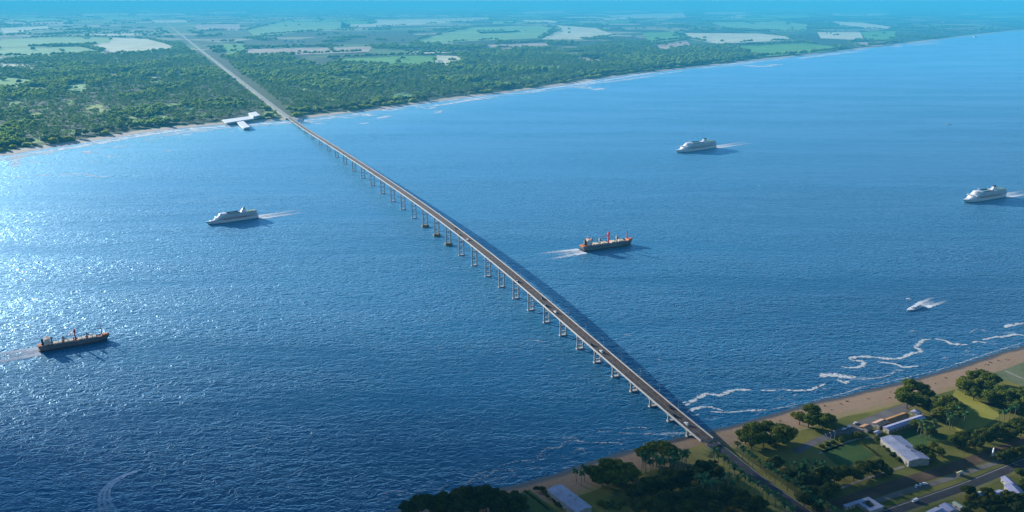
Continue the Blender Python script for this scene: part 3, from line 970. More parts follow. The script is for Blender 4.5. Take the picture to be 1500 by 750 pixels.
def stern_wake(stern, d, length, w0, spread, mat=None):
    """two frothy arms trailing a vessel; stern point, direction of travel d"""
    d = Vector((d[0], d[1], 0)).normalized()
    n = Vector((-d.y, d.x, 0))
    m = 40
    k = np.linspace(0, 1, m)
    verts, quads, ac, fd = [], [], [], []
    for sgn, wf in ((1, 1.0), (-1, 1.0), (0, 1.2)):
        base = len(verts)
        for c in np.linspace(-1, 1, 5):
            for kk in k:
                q = Vector(stern) - d * (kk * length * (1.0 if sgn else 0.7)) + n * (sgn * (w0 * 0.36 + spread * kk)) + n * c * (w0 * 0.28 * wf * (1 - 0.35 * kk))
                verts.append((q.x, q.y, 0.22 + 0.03 * sgn))
                ac.append(c)
                fd.append((1 - kk) ** 0.9 * (1.0 if sgn else 0.7))
        quads += [(base + j * m + i, base + j * m + i + 1, base + (j + 1) * m + i + 1, base + (j + 1) * m + i) for j in range(4) for i in range(m - 1)]
    o = link('wake', np_mesh('wake', verts, np.array(quads), {'across': ac, 'fade': fd}), mat or m_wake)
    return tag(o, kind='stuff')


# ------------------------------------------------------------------ ships
def hull_sections(L, B, z0, z1, rake0, rake1, tuck=0.0, nx=26, stern=0.82, fine=1.0):
    """plan outlines lofted between heights z0 and z1; returns (bottom outline, top outline)"""
    def outline(z, rake, k):
        half = []
        bow = L / 2 + rake
        st = -L / 2 + tuck * (1 if z == z0 else 0)
        for i in range(nx + 1):
            s = i / nx
            x = st + (bow - st) * s
            if s < 0.12:
                b = stern + (1 - stern) * math.sin(s / 0.12 * math.pi / 2)
            elif s > 0.66:
                q = (s - 0.66) / 0.34
                b = max(0.0, 1 - q ** (1.9 * fine)) ** 0.85
            else:
                b = 1.0
            half.append((x, B / 2 * b * k))
        return [(x, -b, z) for x, b in half] + [(x, b, z) for x, b in reversed(half[:-1])]
    return outline(z0, rake0, 0.97), outline(z1, rake1, 1.0)


def rounded(x0, x1, hw, z, rb=0.35, rs=0.25):
    """plan of a deck house: rounded front (x1) and stern (x0)"""
    pts = []
    for k in range(9):
        a = -math.pi / 2 + math.pi * k / 8
        pts.append((x1 - hw * rb * 2 + hw * rb * 2 * math.cos(a), hw * math.sin(a), z))
    for k in range(9):
        a = math.pi / 2 + math.pi * k / 8
        pts.append((x0 + hw * rs * 2 + hw * rs * 2 * math.cos(a), hw * math.sin(a), z))
    return pts


m_white = paint('ship_white', (0.58, 0.58, 0.60), 0.4, 0.05, 0.08)
m_boot = paint('ship_boot_dark', (0.035, 0.03, 0.035), 0.5, 0.2, 0.1)
m_glass = paint('ship_glass', (0.05, 0.06, 0.075), 0.15, 0.2, 0.3, 0.0, 0.6)
m_pool = paint('teak_deck', (0.23, 0.15, 0.085), 0.8, 0.2, 0.3)
m_green = paint('green_sports_deck', (0.10, 0.22, 0.12), 0.8, 0.15, 0.2)
m_orange = paint('lifeboat_orange', (0.5, 0.09, 0.025), 0.45, 0.15, 0.3)
m_black = paint('funnel_black', (0.02, 0.02, 0.022), 0.5, 0.2, 0.3)
m_water_pool = paint('pool_water', (0.05, 0.3, 0.42), 0.1, 0.1, 0.3)


def make_cruise(label, group):
    L, B = 118.0, 17.5
    t = thing('cruise_ship', label, 'cruise ship', group=group)
    lo, hi = hull_sections(L - 9, B, -2.5, 1.3, 0, 0.8, 2)
    MB().prism(lo, hi).build('lower_hull', m_boot, t)
    a, b = hull_sections(L - 9, B, 1.3, 8.6, 0.9, 6.5, 1.5)
    MB().prism(a, b).build('hull', m_white, t)
    # bulwark of the open fore deck
    fd = MB()
    fd.box(38, 50, -4.5, 4.5, 8.6, 9.4, 1, 1)
    fd.build('fore_deck', m_white, t)
    MB().tube([(50, 0, 9.0), (50, 0, 12)], [0.3, 0.15], 6).build('jackstaff', m_white, t)
    levels = [(-56, 44, 8.4, 8.6, 11.6), (-55, 41, 8.75, 11.6, 14.6), (-54.5, 37, 8.6, 14.6, 17.4), (-53, 33.5, 8.5, 17.4, 20.0), (-49, 30, 8.3, 20.0, 22.2)]
    for i, (x0, x1, hw, z0, z1) in enumerate(levels):
        d = MB().prism(rounded(x0, x1, hw, z0, 0.42, 0.3), rounded(x0 + 0.4, x1 - 1.2, hw - 0.1, z1, 0.42, 0.3)).build('deck_house', m_white, t)
        wb = MB()
        for k in range(int((x1 - x0 - 12) / 3.0)):
            xx = x0 + 5 + k * 3.0
            for sg in (1, -1):
                wb.box(xx, xx + 2.1, min(sg * (hw - 0.4), sg * (hw + 0.06)), max(sg * (hw - 0.4), sg * (hw + 0.06)), z0 + 0.9, z1 - 0.7)
        wb.build('window_band', m_glass, d)
    for sg in (1, -1):
        for k in range(9):
            x = -30 + k * 6.3
            y = sg * 9.3
            MB().loft([[(x + dx, y + w * math.cos(q), 10.4 + h * math.sin(q)) for q in np.linspace(0, 2 * math.pi, 8, endpoint=False)]
                       for dx, w, h in ((-2.6, 0.3, 0.4), (-2.0, 0.9, 1.1), (0, 1.1, 1.35), (2.0, 0.9, 1.1), (2.7, 0.25, 0.4))]).build('lifeboat', m_orange, t)
        y0, y1 = sorted((sg * 8.5, sg * 9.6))
        MB().box(-36, 26, y0, y1, 12.2, 12.6).build('boat_deck_canopy', m_white, t)
    # bridge wings and front windows
    MB().box(34.6, 37.6, -10, 10, 15.2, 17.3, 0.5, 0.2).build('bridge_wing', m_white, t)
    MB().box(37.0, 37.75, -8.2, 8.2, 15.9, 16.9).build('bridge_window', m_glass, t)
    # top decks
    rim = MB()
    rim.box(-14, 14, -7.9, -6.6, 22.2, 24.4).box(-14, 14, 6.6, 7.9, 22.2, 24.4).box(12.6, 14, -6.55, 6.55, 22.2, 24.4)
    rim.build('pool_screen', m_glass, t)
    MB().box(-14, 12.5, -6.5, 6.5, 22.2, 22.45).build('pool_deck', m_pool, t)
    pm = MB().box(-3, 6, -2.4, 2.4, 22.45, 22.7).build('pool', m_water_pool, t)
    MB().prism(rounded(14.2, 31, 7.8, 22.2, 0.5, 0.1), rounded(14.8, 28, 7.2, 25.0, 0.5, 0.1)).build('observation_lounge', m_white, t)
    MB().box(-46, -29, -7.2, 7.2, 22.2, 22.6).build('sports_deck', m_green, t)
    MB().box(-51, -46.2, -6.0, 6.0, 20.0, 22.0).build('stern_terrace', m_pool, t)
    fb = MB().prism([(-28, -3.6, 22.2), (-17, -2.8, 22.2), (-17, 2.8, 22.2), (-28, 3.6, 22.2)], [(-27.5, -2.6, 29.5), (-21, -2.0, 29.5), (-21, 2.0, 29.5), (-27.5, 2.6, 29.5)]).build('funnel', m_white, t)
    MB().prism([(-26.5, -2.2, 29.5), (-21.5, -1.7, 29.5), (-21.5, 1.7, 29.5), (-26.5, 2.2, 29.5)], [(-27, -1.9, 32.6), (-23, -1.5, 32.6), (-23, 1.5, 32.6), (-27, 1.9, 32.6)]).build('funnel_top', m_black, fb)
    mm = MB().tube([(20, 0, 25), (19.4, 0, 32)], [0.5, 0.25], 6)
    mm.box(18.6, 20.4, -2.6, 2.6, 29, 29.4).tube([(26, 2, 25), (26, 2, 30)], [0.25, 0.15], 6)
    mm.build('radar_mast', m_white, t)
    return t


m_grey = paint('cargo_grey', (0.11, 0.11, 0.115), 0.55, 0.18, 0.12, dirt=(0.16, 0.10, 0.07))
m_red_low = paint('antifouling', (0.045, 0.018, 0.016), 0.6, 0.3, 0.12)
m_deck = paint('red_oxide_deck', (0.30, 0.085, 0.05), 0.75, 0.2, 0.15)
m_odeck = paint('orange_deck', (0.55, 0.14, 0.03), 0.7, 0.15, 0.15)
m_hatch = paint('hatch_buff', (0.60, 0.49, 0.34), 0.65, 0.15, 0.2, dirt=(0.35, 0.25, 0.16))
m_redcrane = paint('crane_red', (0.58, 0.035, 0.03), 0.5, 0.15, 0.2)
m_dull = paint('crane_grey', (0.32, 0.27, 0.25), 0.6, 0.15, 0.2)
m_cabin = paint('cabin_cream', (0.66, 0.55, 0.45), 0.5, 0.1, 0.2)


def make_cargo(label, group):
    L, B = 102.0, 15.5
    t = thing('cargo_ship', label, 'cargo ship', group=group)
    lo, hi = hull_sections(L - 5, B, -3, 2.2, 0, 0.6, 2.5, fine=1.25)
    MB().prism(lo, hi).build('lower_hull', m_red_low, t)
    a, b = hull_sections(L - 5, B, 2.2, 7.6, 0.7, 3.4, 2.4, fine=1.25)
    MB().prism(a, b).build('hull', m_grey, t)
    # bulwarks following the deck edge
    n = len(b)
    bw = MB()
    for i in range(n):
        p, q = Vector(b[i]), Vector(b[(i + 1) % n])
        bw.add([p, q, q + Vector((0, 0, 1.2)), p + Vector((0, 0, 1.2)), p * 0.985 + Vector((0, 0, 0)), q * 0.985, q * 0.985 + Vector((0, 0, 1.2)), p * 0.985 + Vector((0, 0, 1.2))],
               [(0, 1, 2, 3), (7, 6, 5, 4), (3, 2, 6, 7)])
    bw.build('bulwark', m_grey, t)
    MB().box(-48, 40, -6.7, 6.7, 7.6, 7.85).build('main_deck', m_deck, t)
    fo = [p for p in b if p[0] > 38]
    MB().prism([(x, y * 0.97, 7.6) for x, y, z in fo], [(x + 0.8, y * 1.02, 10.6) for x, y, z in fo]).build('forecastle', m_odeck, t)
    st = [p for p in b if p[0] < -36]
    k = len(st) // 2
    MB().prism([(x, y * 0.97, 7.6) for x, y, z in st], [(x, y * 0.97, 9.6) for x, y, z in st]).build('poop_deck', m_odeck, t)
    h = MB().box(-40, -31, -6.2, 6.2, 9.6, 13.2).box(-39.5, -31.4, -5.6, 5.6, 13.2, 16.0).box(-38.5, -32, -5.2, 5.2, 16.0, 18.6).build('accommodation', m_cabin, t)
    MB().box(-32.2, -31.8, -4.8, 4.8, 16.9, 18.0).build('wheelhouse_window', m_glass, h)
    MB().box(-35, -32.6, -7.6, 7.6, 18.6, 19.0).build('bridge_roof', m_odeck, h)
    f = MB().prism([(-43.5, -2.4, 9.6), (-39.9, -2.4, 9.6), (-39.9, 2.4, 9.6), (-43.5, 2.4, 9.6)], [(-43.2, -2.1, 19.5), (-40.4, -2.1, 19.5), (-40.4, 2.1, 19.5), (-43.2, 2.1, 19.5)]).build('funnel', m_black, t)
    MB().tube([(-36, 0, 19), (-36, 0, 26)], [0.35, 0.15], 6).box(-36.2, -35.8, -2, 2, 23, 23.4).build('radar_mast', m_dull, t)
    for x0, x1 in ((-27, -15.5), (-11, 0.5), (7, 18), (22.5, 33)):
        hh = MB().box(x0, x1, -5.0, 5.0, 7.85, 9.9, 0.2, 0.2)
        for q in range(1, 4):
            xx = x0 + (x1 - x0) * q / 4
            hh.box(xx - 0.25, xx + 0.25, -4.9, 4.9, 9.9, 10.25)
        hh.build('hatch_cover', m_hatch, t)
    for x, top, mat, jib in ((3.7, 26, m_redcrane, -9), (-13.2, 18, m_dull, 8), (20.2, 18, m_dull, 8), (-29, 20, m_dull, 0)):
        c = MB().box(x - 1.1, x + 1.1, -1.2, 1.2, 7.85, top - 4, 0.15, 0.15).box(x - 1.6, x + 1.6, -1.7, 1.7, top - 4, top, 0.4, 0.4).build('deck_crane', mat, t)
        if jib:
            MB().tube([(x, 1.9, top - 3), (x + jib * 0.5, 1.9, top - 5.5), (x + jib, 1.9, top - 8)], [0.5, 0.4, 0.25], 6).tube([(x, -1.9, top - 3), (x + jib * 0.5, -1.9, top - 5.5), (x + jib, -1.9, top - 8)], [0.5, 0.4, 0.25], 6).build('jib', mat, c)
    MB().tube([(41, 0, 10.6), (41, 0, 24)], [0.8, 0.4], 8).box(40.7, 41.3, -2.4, 2.4, 18, 18.6).tube([(41, 0, 24), (41, 0, 26.5)], [0.15, 0.1], 5).build('foremast', m_redcrane, t)
    for x in (-20, 12):
        for sg in (-1, 1):
            MB().tube([(x, sg * 5.9, 7.8), (x, sg * 5.9, 14)], [0.28, 0.18], 6).build('deck_post', m_dull, t)
    return t


def sail(ship, bow, stern, L_model, wake=None, used=USED, sz_k=1.0, **kw):
    """puts a ship so that its waterline runs between two photographed points"""
    b, s = P(*bow), P(*stern)
    d = b - s
    o = place(ship, used, (b + s) / 2, math.atan2(d.y, d.x), d.length / L_model, sz=d.length / L_model * sz_k, **kw)
    print(o.name, 'length', round(d.length, 1), 'heading', round(math.degrees(math.atan2(d.y, d.x))))
    if wake:
        stern_wake(s + d.normalized() * 3, d, wake[0], wake[1] * 2.3, wake[2])
    return o


cg = 'white cruise ships under way'
cr = make_cruise('x', cg)
sail(cr, (305, 329), (378, 318.5), 110, (115, 15, 3), sz_k=0.82, label='white cruise ship sailing on the T-shaped terminal side of the bridge', group=cg)
sail(cr, (992, 224), (1046, 216), 110, (190, 15, 4), sz_k=0.68, label='white cruise ship nearest the far shore, between the bridge and another cruise ship', group=cg)
sail(cr, (1413, 297), (1469, 287.5), 110, (110, 15, 2), sz_k=0.72, label='white cruise ship out in open water, farther from the bridge than the other two', group=cg)
kg = 'grey and orange cargo ships'
ck = make_cargo('x', kg)
sail(ck, (158, 497), (56, 514.5), 98, (95, 14, 7), label='grey and orange cargo ship with red mast passing through the sun glitter', group=kg)
sail(ck, (924, 357.5), (851, 368), 98, (85, 14, 9), label='grey and orange cargo ship steaming away from the bridge in darker blue water', group=kg)


def make_yacht(label):
    t = thing('motor_yacht', label, 'yacht')
    a, b = hull_sections(26, 6.4, -0.8, 2.4, 0, 2.0, 0.3, fine=0.8, stern=0.85)
    MB().prism(a, b).build('hull', m_white, t)
    c = MB().prism(rounded(-9, 6.5, 2.6, 2.4, 0.6, 0.1), rounded(-8.5, 4.2, 2.1, 4.6, 0.6, 0.1)).build('cabin', m_white, t)
    MB().prism(rounded(-7.5, 5.9, 2.63, 3.1, 0.6, 0.1), rounded(-7.3, 5.2, 2.48, 3.9, 0.6, 0.1)).build('cabin_window', m_glass, c)
    MB().box(-7.5, 0.5, -1.9, 1.9, 4.6, 5.3, 0.2, 0.2).build('flybridge', m_white, t)
    MB().box(-12.2, -9.2, -2.5, 2.5, 2.4, 2.5).build('aft_deck', m_pool, t)
    MB().tube([(-5, -1.6, 5.3), (-5.5, -1.6, 7.2), (-5.5, 1.6, 7.2), (-5, 1.6, 5.3)], [0.12] * 4, 6).build('radar_arch', m_white, t)
    return t


y = make_yacht('white motor yacht speeding toward the near beach with a foaming wake')
sail(y, (1329.5, 455.5), (1350, 448), 27, (58, 9, 3.6), sz_k=0.55)


def make_boat(label, group):
    t = thing('small_boat', label, 'boat', group=group)
    a, b = hull_sections(9, 2.8, -0.3, 1.0, 0, 0.9, 0.1, fine=0.8)
    MB().prism(a, b).build('hull', m_white, t)
    MB().box(-1.2, 1.6, -0.9, 0.9, 1.0, 2.1, 0.3, 0.12).build('cabin', m_white, t)
    MB().box(1.0, 1.5, -0.75, 0.75, 1.35, 1.9, 0.05, 0.05).build('windscreen', m_glass, t)
    MB().box(-4.6, -4.1, -0.4, 0.4, 0.4, 1.5).build('outboard_motor', m_black, t)
    return t


bg = 'small white boats on the water'
bt = make_boat('x', bg)
sail(bt, (1328, 437.5), (1335.5, 439.2), 9, label='tiny white boat drifting beside the speeding motor yacht', group=bg)
sail(bt, (1386, 182.6), (1394, 183.2), 9, label='tiny white boat far out between two cruise ships', group=bg)
sail(bt, (207, 688.5), (201, 690.5), 9, label='small white speedboat at the head of a curving wake', group=bg)
# the speedboat's long curving wake
wl = resample(smooth_line([P(x, y_)[:] for x, y_ in ((201, 690.5), (192, 693), (180, 698), (168, 705), (158, 714), (153, 725), (153, 736), (158, 748), (168, 762))], 8), 1.5)
kk = np.linspace(0, 1, len(wl))
for off in (-1, 0, 1):
    ln = wl.copy()
    ln[:, :2] += normals2(wl) * (off * (1.0 + 5.5 * kk))[:, None]
    foam_strip('wake', ln, 2.0 + 5.0 * kk, m_soft, 0.2 + 0.04 * off, fade=np.clip((1 - kk) ** 0.8, 0, 1) * 0.9)

# ------------------------------------------------------------------ cars
m_tyre = paint('tyre', (0.02, 0.02, 0.02), 0.8, 0.2, 1)
m_cglass = paint('car_glass', (0.03, 0.035, 0.04), 0.1, 0.1, 1, 0, 0.6)


def make_car(col, name):
    t = thing('car', 'x', 'car')
    m = paint(name, col, 0.3, 0.05, 0.5, 0.0, 0.6)
    prof = [(-2.25, 0.35), (2.25, 0.35), (2.3, 0.75), (1.1, 0.95), (-2.3, 0.98)]
    mb = MB()
    mb.prism([(x, -0.9, z) for x, z in prof], [(x, 0.9, z) for x, z in prof])
    mb.build('body', m, t)
    cab = [(-1.9, 0.98), (1.0, 0.96), (0.3, 1.45), (-1.4, 1.47)]
    c = MB().prism([(x, -0.8, z) for x, z in cab], [(x, 0.8, z) for x, z in cab]).build('cabin', m_cglass, t)
    MB().box(-1.4, 0.3, -0.74, 0.74, 1.475, 1.52).build('roof', m, t)
    for sx in (-1.4, 1.4):
        for sy in (-0.92, 0.92):
            MB().tube([(sx, sy - 0.1, 0.34), (sx, sy + 0.1, 0.34)], [0.34, 0.34], 12).build('wheel', m_tyre, t)
    return t


car_d, car_w = make_car((0.02, 0.02, 0.024), 'car_black'), make_car((0.75, 0.74, 0.72), 'car_white')
car_r = make_car((0.42, 0.06, 0.045), 'car_red')
cars = [(line_s(484), -4.9, car_d, 'dark car on the bridge, the one nearest the far shore'),
        (line_s(506), -5.2, car_d, 'dark car on the bridge just ahead of the red car'),
        (line_s(515), -5.0, car_r, 'dull red car on the bridge, the red one nearest the far shore'),
        (line_s(543), -5.2, car_d, 'dark car on the bridge just ahead of the second red car'),
        (line_s(552), -5.0, car_r, 'dull red car on the bridge, the red one nearer the middle'),
        (line_s(666), 1.9, car_d, 'dark car on the bridge in the inner lane beside the high middle piers'),
        (line_s(677), -5.4, car_d, 'dark car on the bridge by the parapet just ahead of a white car'),
        (line_s(687), -2.0, car_w, 'white car on the bridge, the white one nearest the far shore'),
        (line_s(762), -4.6, car_d, 'lone dark car on the bridge between two distant white cars'),
        (line_s(792), 2.2, car_d, 'dark car on the bridge in the opposite lane from a close pair of cars'),
        (line_s(803), -4.9, car_d, 'dark car on the bridge by the parapet ahead of the middle white car'),
        (line_s(815), -2.2, car_w, 'white car on the bridge, between the lone dark car and the low piers'),
        (line_s(869), -4.9, car_d, 'dark car on the bridge followed by a white car, past the last tall piers'),
        (line_s(882), -2.0, car_w, 'white car on the bridge over the low near piers'),
        (line_s(978), 2.0, car_d, 'dark car on the bridge in the inner lane close to the near beach'),
        (line_s(990), -4.9, car_d, 'dark car on the bridge by the parapet close to the near beach'),
        (line_s(1007), -2.0, car_w, 'white car on the bridge just above the near beach')]
slope = 0
for s, side, proto, lab in cars:
    z = deck_z(s) + 0.03
    o = place(proto, USED, bp(s, side * 0.9, z), ang_b + (0 if side > 0 else math.pi), 1.5, lab, 'cars crossing the bridge')
    dz = (deck_z(s + 5) - deck_z(s - 5)) / 10
    o.rotation_euler = (0, -math.atan(dz) * (1 if side > 0 else -1), o.rotation_euler[2])
# parked along the lane and by the highway
for (px, py), lab in (((1236, 629.5), 'white car parked at the end of the row farthest from the orange roofs'), ((1243, 626.5), 'white car parked in the middle of the row beside the lane'),
                      ((1253, 620.5), 'white car parked in the row beside the lane, nearest the orange roofs')):
    d = P(1275, 614, GZ) - P(1215, 638, GZ)
    place(car_w, USED, P(px, py, GZ + 0.14), math.atan2(d.y, d.x), 1.25, lab, 'cars parked by the lane')
for (px, py), lab in (((1342, 713), 'white car on the verge, nearest the dark highway of the parked trio'), ((1348, 711), 'white car parked between two others on the verge'), ((1354, 709.5), 'white car on the verge, uphill end of the parked trio')):
    place(car_w, USED, P(px, py, GZ), RND.uniform(0, 3), 1.25, lab, 'cars parked on the verge')


def make_van():
    t = thing('van', 'white delivery van driving along the dark highway', 'van')
    prof = [(-3.2, 0.45), (3.1, 0.45), (3.2, 1.3), (2.3, 1.6), (1.7, 2.6), (-3.2, 2.7)]
    MB().prism([(x, -1.1, z) for x, z in prof], [(x, 1.1, z) for x, z in prof]).build('body', m_white, t)
    MB().box(1.72, 2.35, -0.95, 0.95, 1.7, 2.35).build('windscreen', m_cglass, t)
    for sx in (-2, 2):
        for sy in (-1.05, 1.05):
            MB().tube([(sx, sy - 0.12, 0.42), (sx, sy + 0.12, 0.42)], [0.42, 0.42], 12).build('wheel', m_tyre, t)
    return t


vn = make_van()
d = P(1356, 731.6, GZ) - P(1420, 709, GZ)
vn.location = P(1340, 734.5, GZ + 0.12)
vn.rotation_euler = (0, 0, math.atan2(d.y, d.x))

# ------------------------------------------------------------------ buildings
m_roofl = paint('lilac_metal_roof', (0.25, 0.25, 0.36), 0.5, 0.16, 0.12, dirt=(0.17, 0.18, 0.26))
m_roofw = paint('white_metal_roof', (0.24, 0.25, 0.33), 0.5, 0.2, 0.12, dirt=(0.13, 0.14, 0.21))
m_roofo = paint('orange_tile_roof', (0.26, 0.125, 0.04), 0.8, 0.3, 0.25, dirt=(0.22, 0.17, 0.05))
m_rooft = paint('tan_roof', (0.38, 0.23, 0.15), 0.8, 0.2, 0.25)
m_wallw = paint('rendered_wall', (0.24, 0.225, 0.20), 0.85, 0.15, 0.3)
m_win = paint('house_window', (0.03, 0.035, 0.045), 0.15, 0.2, 0.6, 0, 0.6)
m_door = paint('house_door', (0.16, 0.09, 0.05), 0.6, 0.2, 0.6)


def roof_house(name, quad, h, rise, roof, label, cat, group=None, wall=None, overhang=0.6, vents=0):
    """building whose eaves (at height h) were traced as a px quad; ridge along the longer side"""
    c = [P(x, y, GZ + h) for x, y in quad]
    if sum(a.x * b.y - b.x * a.y for a, b in zip(c, c[1:] + c[:1])) < 0:
        c.reverse()
    if (c[1] - c[0]).length + (c[3] - c[2]).length < (c[2] - c[1]).length + (c[0] - c[3]).length:
        c = c[1:] + c[:1]
    ctr = sum(c, Vector()) / 4
    ax = ((c[1] - c[0]) + (c[2] - c[3])).normalized()
    ln = ((c[1] - c[0]).length + (c[2] - c[3]).length) / 2
    wd = ((c[2] - c[1]).length + (c[3] - c[0]).length) / 2
    t = thing(name, label, cat, (ctr.x, ctr.y, GZ), math.atan2(ax.y, ax.x), group)
    L, W, o = ln / 2 - overhang, wd / 2 - overhang, overhang
    w = MB()
    w.prism([(-L, -W, -0.3), (L, -W, -0.3), (L, W, -0.3), (-L, W, -0.3)], [(-L, -W, h), (L, -W, h), (L, W, h), (-L, W, h)])
    if rise > 0.4:
        for x, q in ((-L, 1), (L, -1)):
            w.add([(x, -W, h), (x, W, h), (x, 0, h + rise * W / (W + o))], [(0, 1, 2)])
    w.build('wall', wall or m_wallw, t)
    Lr, Wr = L + o, W + o
    th = 0.25
    rf = MB()
    for sg in (-1, 1):
        e, r0 = (sg * Wr, h - rise * o / (W + o) * 0.5), (0, h + rise)
        rf.prism([(-Lr, e[0], e[1]), (Lr, e[0], e[1]), (Lr, r0[0], r0[1]), (-Lr, r0[0], r0[1])],
                 [(-Lr, e[0], e[1] + th), (Lr, e[0], e[1] + th), (Lr, r0[0], r0[1] + th), (-Lr, r0[0], r0[1] + th)])
    rfo = rf.build('roof', roof, t)
    for k in range(vents):
        x = -Lr * 0.3 + k * Lr * 0.35
        MB().box(x - 1.0, x + 1.0, -2.5, -0.8, h + rise * 0.5, h + rise + 0.7).build('roof_vent', paint('vent_grey', (0.2, 0.21, 0.24), 0.6), rfo)
    nwin = max(1, int(2 * L / 6))
    for k in range(nwin):
        x = -L + (k + 0.5) * 2 * L / nwin
        for sg in (-1, 1):
            y0, y1 = sorted((sg * (W - 0.1), sg * (W + 0.05)))
            MB().box(x - 0.9, x + 0.9, y0, y1, min(1.0, h * 0.3), min(2.4, h * 0.75)).build('window', m_win, t)
    MB().box(-L - 0.06, -L + 0.1, -0.7, 0.7, 0, min(2.2, h * 0.8)).build('door', m_door, t)
    return t


roof_house('hall', [(1296, 643), (1312, 637), (1360, 668), (1334, 680)], 7, 1.8, m_roofw, 'long hall with pale lilac roof between a playing field and a lawn', 'building', vents=2)
roof_house('hall', [(804.7, 718), (819, 709.5), (868, 741), (845, 754)], 7, 1.8, m_roofw, 'long hall with pale blue roof beside the bottom playing field near the sand', 'building', vents=2)
roof_house('pavilion', [(1293, 625), (1347, 608), (1357, 612), (1302, 631)], 4.5, 1.2, m_roofl, 'long low pavilion with a lilac roof beside the orange one', 'building')
roof_house('pavilion', [(1296, 614), (1325, 604), (1331, 609), (1301, 620)], 4.5, 1.4, m_roofo, 'pavilion with a mottled orange roof by the car park', 'building')
roof_house('house', [(1279, 619), (1293, 613), (1299, 619), (1286, 625.5)], 4, 1.6, m_rooft, 'house with a plain tan roof between brown and orange roofs', 'house')
roof_house('house', [(1261, 624.5), (1270, 620), (1277, 627), (1268, 631)], 3.5, 1.6, paint('brown_roof', (0.32, 0.16, 0.08), 0.8, 0.25, 0.3), 'small brown roofed house nearest the row of parked cars', 'house')
roof_house('shed', [(1335, 602), (1342, 599), (1348, 604), (1341, 608)], 3.5, 0.8, m_roofw, 'small white roofed shed at the end of the lilac pavilion', 'shed')
roof_house('shed', [(1280, 632.5), (1286, 630), (1290, 633.5), (1284, 636.5)], 3, 0.8, m_roofl, 'tiny lilac roofed shed in front of the tan roofed house', 'shed')
roof_house('shed', [(1401, 692), (1408, 689.5), (1412, 692), (1405, 695)], 2.6, 0.8, paint('cream_roof', (0.5, 0.46, 0.28), 0.8), 'small cream roofed shed between the two tracks', 'shed')
roof_house('house', [(1468, 701), (1475, 697.5), (1488, 709), (1481, 713)], 4, 1.8, m_roofl, 'narrow lilac roofed house at the top of the roadside village', 'house')
roof_house('house', [(1474, 713), (1486, 708), (1499, 722), (1488, 728)], 4.5, 2.0, m_roofl, 'largest lilac roofed house in the roadside village', 'house')
roof_house('house', [(1452, 722), (1466, 717), (1476, 725), (1462, 732)], 4, 1.8, m_roofl, 'square lilac roofed house in the roadside village', 'house')
roof_house('house', [(1428, 722), (1440, 718), (1447, 723), (1435, 728)], 3.5, 1.4, paint('grey_green_roof', (0.28, 0.34, 0.32), 0.7), 'small grey green roofed house among roadside trees', 'house')
roof_house('house', [(1359, 749), (1374, 742), (1386, 752), (1370, 760)], 4, 1.8, m_roofl, 'lilac roofed house below the dark highway, cut by the bottom edge', 'house')
roof_house('house', [(1378, 742), (1388, 736), (1402, 746), (1392, 753)], 4, 1.8, m_roofl, 'narrow lilac house squeezed beside another below the dark highway', 'house')
roof_house('house', [(1395, 737), (1400, 734), (1413, 742), (1408, 745.5)], 3, 1.0, paint('olive_roof', (0.30, 0.33, 0.25), 0.7), 'narrow olive roofed house below the dark highway', 'house')


def courtyard():
    q = [P(x, y, GZ + 4) for x, y in ((1242, 739), (1275, 728.5), (1284, 741), (1262, 752))]
    ctr = sum(q, Vector()) / 4
    ax = (q[1] - q[0]).normalized()
    t = thing('courtyard_house', 'white low building around a dark open yard beside the dirt track', 'building', (ctr.x, ctr.y, GZ), math.atan2(ax.y, ax.x))
    for x0, x1, y0, y1 in ((-17, 15, 5, 9), (-2, 2, -5, 4.9), (11, 15, -5, 4.9), (-2, 15, -9.5, -5.1)):
        w = MB().box(x0 + 0.3, x1 - 0.3, y0 + 0.3, y1 - 0.3, -0.2, 3.6).build('wall', m_wallw, t)
        MB().box(x0, x1, y0, y1, 3.6, 3.95).build('roof', m_roofw, t)
    for k in range(6):
        MB().box(-14 + k * 4.5, -12.6 + k * 4.5, 5.2, 5.35, 0.9, 2.4).build('window', m_win, t)
    return t


courtyard()


# T-shaped ferry terminal on the far shore
def terminal():
    o = P(352, 177, 0)
    t = thing('ferry_terminal', 'white flat roofed T-shaped terminal standing over the far beach', 'terminal', (0, 0, 0))
    m_ter = paint('terminal_white', (0.72, 0.72, 0.72), 0.6, 0.06, 0.03)
    m_side = paint('terminal_side', (0.42, 0.44, 0.47), 0.6, 0.1, 0.05)

    def slab(px, z0, z1, wall_inset=3.0):
        top = [P(x, y, z1) for x, y in px]
        if sum(a.x * b.y - b.x * a.y for a, b in zip(top, top[1:] + top[:1])) < 0:
            top.reverse()
        c = sum(top, Vector()) / len(top)
        MB().prism([(p.x, p.y, z1 - 1.6) for p in top], top).build('roof', m_ter, t)
        ins = [c + (p - c) * 0.93 for p in top]
        MB().prism([(p.x, p.y, z0) for p in ins], [(p.x, p.y, z1 - 1.6) for p in ins]).build('wall', m_side, t)
        for p in ins:
            MB().tube([(p.x, p.y, -4), (p.x, p.y, z0 + 0.1)], [1.2, 1.2], 8).build('stilt', m_pier, t)
    slab([(324.5, 175.5), (370, 169.5), (372, 173.5), (330, 180)], 6, 12)
    slab([(363.5, 165.5), (374.5, 163.5), (381, 168.5), (370.5, 170.8)], 5, 17)
    slab([(345.5, 177.5), (355, 176), (366.5, 185.5), (356.5, 187.5)], 3, 10)
    return t


terminal()


